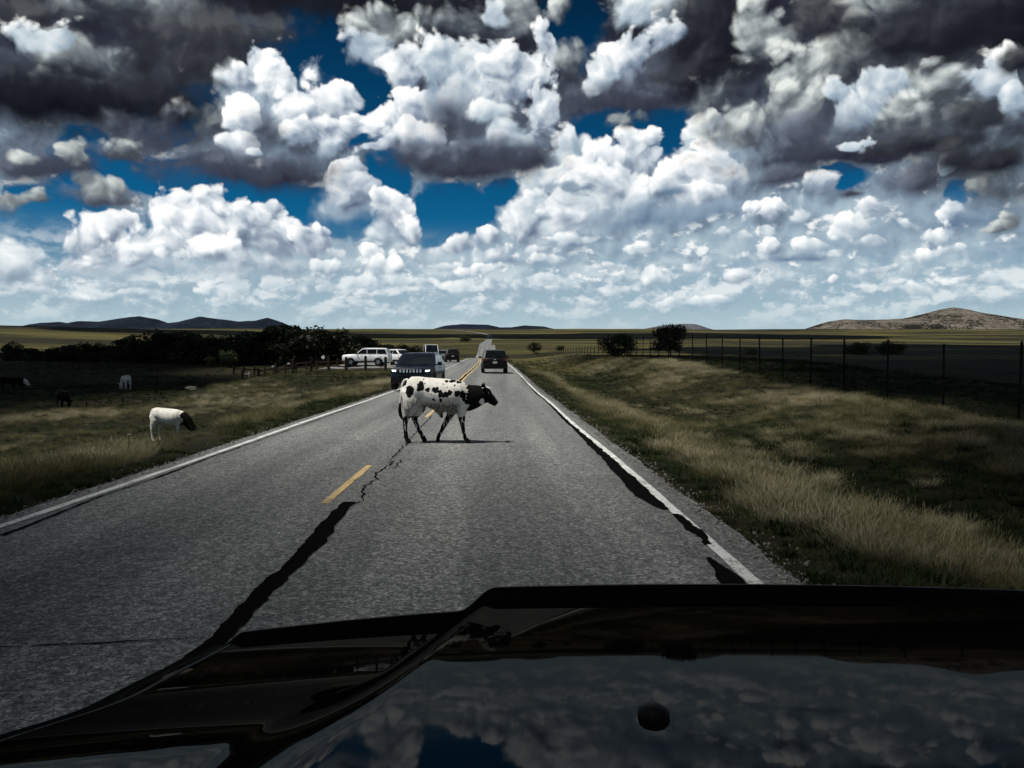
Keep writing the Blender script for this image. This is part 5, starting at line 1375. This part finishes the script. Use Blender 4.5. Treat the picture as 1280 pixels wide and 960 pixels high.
def sign_post(px, row, dist, h, w, hh, label, disc=False, cat='sign'):
    p = on_land(px, row, dist)
    e = empty('sign', tuple(p), 0, label, cat)
    MB().tube([(0, 0, -.2), (0, 0, h)], .03, 7).build('post', M_steel, e, True)
    if disc: MB().lathe([(-.02, w / 2), (.0, w / 2 + .01)], 20, 'y', (0, -.04, h - w / 2)).build('sign_face', M_sign, e)
    else: MB().box((0, -.045, h - hh / 2), (w, .02, hh)).build('sign_face', M_sign, e)
    return e
sign_post(476, 462, 76, 1.15, .22, .18, 'small white board on a thin post beside the last fence post', False)
sign_post(404, 456, 84, 1.35, .34, .34, 'round white sign behind the rail fence', True)
sign_post(342, 457, 86, 1.05, .36, .20, 'small white board under the dark trees behind the rail fence', False)
sign_post(361, 455, 90, 1.25, .26, .26, 'small square white sign between two fence posts under the trees', False)
e = empty('gate_frame', tuple(on_land(308, 464, 76)), 0, 'narrow white wooden frame at the left end of the rail fence', 'gate')
for dx in (-.22, .22): MB().box((dx, 0, .45), (.07, .07, 1.0)).build('post', M_whitewood, e)
MB().box((0, -.04, .80), (.62, .03, .08)).build('rail', M_whitewood, e)
for px, row, dist, h, lab in [(197, 475, 78, 1.75, 'thin dark post standing alone in the left pasture'), (153, 499, 52, .5, 'short dark stake in the lit grass strip, left'), (200, 494, 56, .5, 'short dark stake in the lit grass strip, right'), (108, 503, 50, .45, 'short dark stake in the lit grass strip near the black cow')]:
    p = on_land(px, row, dist)
    o = MB().tube([(0, 0, -.2), (0.02, 0, h)], [.045, .04], 7).build('stake', M_wood, None, True); o.location = p
    tag(o, lab, 'stake')

# wildflowers
MF = simple('white_petal', (0.75, 0.75, 0.72), 0.7, 0.2, vary=0.05)
for i, (px, py, lab) in enumerate([(134, 545, 'white wildflower in the dark grass, middle of three left of the grazing cow'), (160, 551, 'white wildflower nearest the grazing cow'), (116, 547, 'white wildflower farthest left of the grazing cow')]):
    gz = -.5
    for _ in range(4): q = ground(px, py, gz + .3); gz = float(land_z(q.x, q.y))
    e = empty('wildflower', (q.x, q.y, gz), 0, lab, 'flower')
    MB().tube([(0, 0, -.05), (.02, 0, .33)], .006, 5).build('stem', M_leaf_pale, e)
    m = MB()
    for k_ in range(6):
        a = k_ * math.pi / 3
        m.slab([(.02, 0, .33), (.02 + math.cos(a - .35) * .02, math.sin(a - .35) * .02, .34), (.02 + math.cos(a) * .032, math.sin(a) * .032, .338), (.02 + math.cos(a + .35) * .02, math.sin(a + .35) * .02, .34)], (0, 0, .006))
    m.build('petals', MF, e)

# ------------------------------------------------------------------ our own car: the hood seen over the wheel
HX = 0.42
def hood_z(x, y):
    u = 2.0 - y
    T = 0.970 + 0.19 * u - 0.020 * u * u - 6.6 * max(0, y - 1.93) ** 2
    e0 = -0.035 - 0.150 * max(0, u)                        # left edge of the raised middle, drawing in towards the nose
    wL = 0.055 + 0.03 * max(0, u)
    k = float(sstep(x, e0 - wL, e0 + wL * .6)) * (1 - float(sstep(x, 1.25, 1.75)))
    bh = 0.047 * float(sstep(y, 0.86, 1.45))
    B = T - bh - 0.045 * (x - HX) ** 2 - 2.6 * max(0, -0.62 - x) ** 2 - 2.6 * max(0, x - 1.46) ** 2
    crown = -0.018 * ((x - HX) / .45) ** 2 if k > 0.5 else 0
    return B + k * (bh + 0.045 * (x - HX) ** 2 * 0.7)
own = empty('own_car', (HX, 1.0, 0.0), 0, 'black hood of the car we look out of, dark deflector along its edge', 'car')
def rel(v): return [(p[0] - HX, p[1] - 1.0, p[2]) for p in v]
def sheet(name, xs, ys, zf, mat, thick=0.012):
    v = [(x, y, zf(x, y)) for y in ys for x in xs]; nx = len(xs)
    f = [(j * nx + i, j * nx + i + 1, (j + 1) * nx + i + 1, (j + 1) * nx + i) for j in range(len(ys) - 1) for i in range(nx - 1)]
    o = link(name, mesh_np(name, rel(v), f, mat), own)
    sd = o.modifiers.new('thickness', 'SOLIDIFY'); sd.thickness = thick; sd.offset = -1
    return o
ysh = np.linspace(0.70, 2.03, 140)
sheet('hood', np.linspace(-0.60, 1.44, 320), ysh, hood_z, M_own)
def fz(x, y): return hood_z(x, y) - 0.001
lf = lambda side: np.linspace(-0.98, -0.606, 60) if side < 0 else np.linspace(1.446, 1.82, 60)
for s in (-1, 1):
    sheet('fender', lf(s), np.linspace(0.55, 2.10, 80), fz, M_own)
# smoked deflector along the front edge
m = MB(); rings = []
for x in np.linspace(-0.66, 1.55, 180):
    bz = hood_z(x, 2.0)
    tpr = min(1, max(0.05, (x + .68) / .08)); tpr2 = min(1, max(0.05, (1.57 - x) / .08))
    h = 0.058 * min(tpr, tpr2)
    bow = -0.05 * ((x - HX) / 1.0) ** 2
    rings.append([(x - HX, 1.0 + .000 + bow, bz - .012), (x - HX, 1.0 + .045 + bow, bz - .020), (x - HX, 1.0 + .020 + bow, bz + h), (x - HX, 1.0 + .012 + bow, bz + h)])
m.loft(rings).build('hood_deflector', M_deflector, own, True, 60)
# nose below it
m = MB(); rings = []
for z, y, w in ((.30, 2.16, .86), (.42, 2.24, .93), (.62, 2.22, .96), (.78, 2.14, .97), (.86, 2.05, .95)):
    rings.append([(-w, y - 1.30, z), (-w, y - 1.16, z), (-w * .7, y - 1.05, z), (0, y - 1.0, z), (w * .7, y - 1.05, z), (w, y - 1.16, z), (w, y - 1.30, z)])
m.loft(rings).build('front_end', M_own, own, True, 60)
# washer nozzle
gx, gy = 0.0, 0.0
for yq in np.linspace(0.9, 1.6, 400):
    d = ray(817, 896); x = d.x * yq; z = EYE + d.z * yq
    if hood_z(x, yq) >= z: gx, gy = x, yq; break
gz = hood_z(gx, gy)
m = MB()
for z, rx, ry in ((-.01, .020, .022), (.006, .021, .023), (.020, .019, .020), (.032, .013, .014), (.036, .004, .004)):
    pass
m.loft([[(gx - HX + rx * math.cos(2 * math.pi * q / 18), gy - 1.0 + ry * math.sin(2 * math.pi * q / 18) + off, gz + z) for q in range(18)] for z, rx, ry, off in ((-.01, .017, .022, 0), (.003, .0175, .023, 0), (.008, .016, .020, -.001), (.012, .011, .014, -.003), (.014, .004, .005, -.004))])
m.build('washer_nozzle', M_trim, own, True, 70)

# ------------------------------------------------------------------ unseen clouds added overhead to shade chosen parts of the plain
def f_shade_cloud(b, nt):
    return principled(b, nt, (0.82, 0.83, 0.85), 1.0, 0.0)
M_shade_cloud = material('cloud_white', f_shade_cloud)
CLOUD_H = 900.0
shift = sun_dir * (CLOUD_H / sun_dir.z)
def cloud(blobs, label, seed):
    """unseen heads added to shade the given ground spots (x, y, rx, ry), up the line of the sun"""
    m = bmesh.new(); rr = random.Random(seed)
    for x, y, rx, ry in blobs:
        t = bmesh.new(); bmesh.ops.create_icosphere(t, subdivisions=4, radius=1.0)
        h = 0.55 * min(rx, ry)
        for v in t.verts:
            n = mnoise.fractal(v.co * 1.7 + Vector((x * .013 + seed, y * .017, 0)), 0.9, 2.1, 5)
            c = v.co * (1 + 0.30 * n)
            v.co = Vector((c.x * rx, c.y * ry, max(c.z, -0.28) * h)) + Vector((x + shift.x, y + shift.y, CLOUD_H + rr.uniform(-6, 6)))
        me_ = bpy.data.meshes.new('t'); t.to_mesh(me_); t.free(); m.from_mesh(me_); bpy.data.meshes.remove(me_)
    me = bpy.data.meshes.new('cloud'); m.to_mesh(me); m.free(); me.materials.append(M_shade_cloud)
    me.polygons.foreach_set('use_smooth', [True] * len(me.polygons))
    tag(link('cloud', me), label, kind='structure')
cloud([(73, 40, 48, 46), (120, 100, 90, 70), (62, 92, 36, 40), (33, 128, 19, 34), (60, -10, 50, 50), (150, 30, 80, 90)], 'broad grey cloud passing over the right pasture', 1)
cloud([(-70, 78, 46, 28), (-105, 95, 60, 40), (-60, 30, 36, 26), (-13.6, 2.5, 13.5, 11.5), (-100, 40, 60, 50), (-40, -30, 30, 34)], 'broad grey cloud passing over the left pasture', 2)
cloud([(110, 225, 62, 48), (190, 330, 130, 95), (320, 400, 170, 120), (130, 250, 60, 60)], 'grey cloud passing over the far right fields', 3)
cloud([(-260, 1000, 240, 170), (60, 980, 120, 120), (260, 1050, 240, 190), (-500, 1150, 200, 160)], 'grey cloud passing over the far slope', 4)
cloud([(-110, 230, 80, 55), (-52, 124, 40, 20), (-95, 140, 50, 40), (-36, 150, 22, 24)], 'small grey cloud passing over the trees on the left', 5)
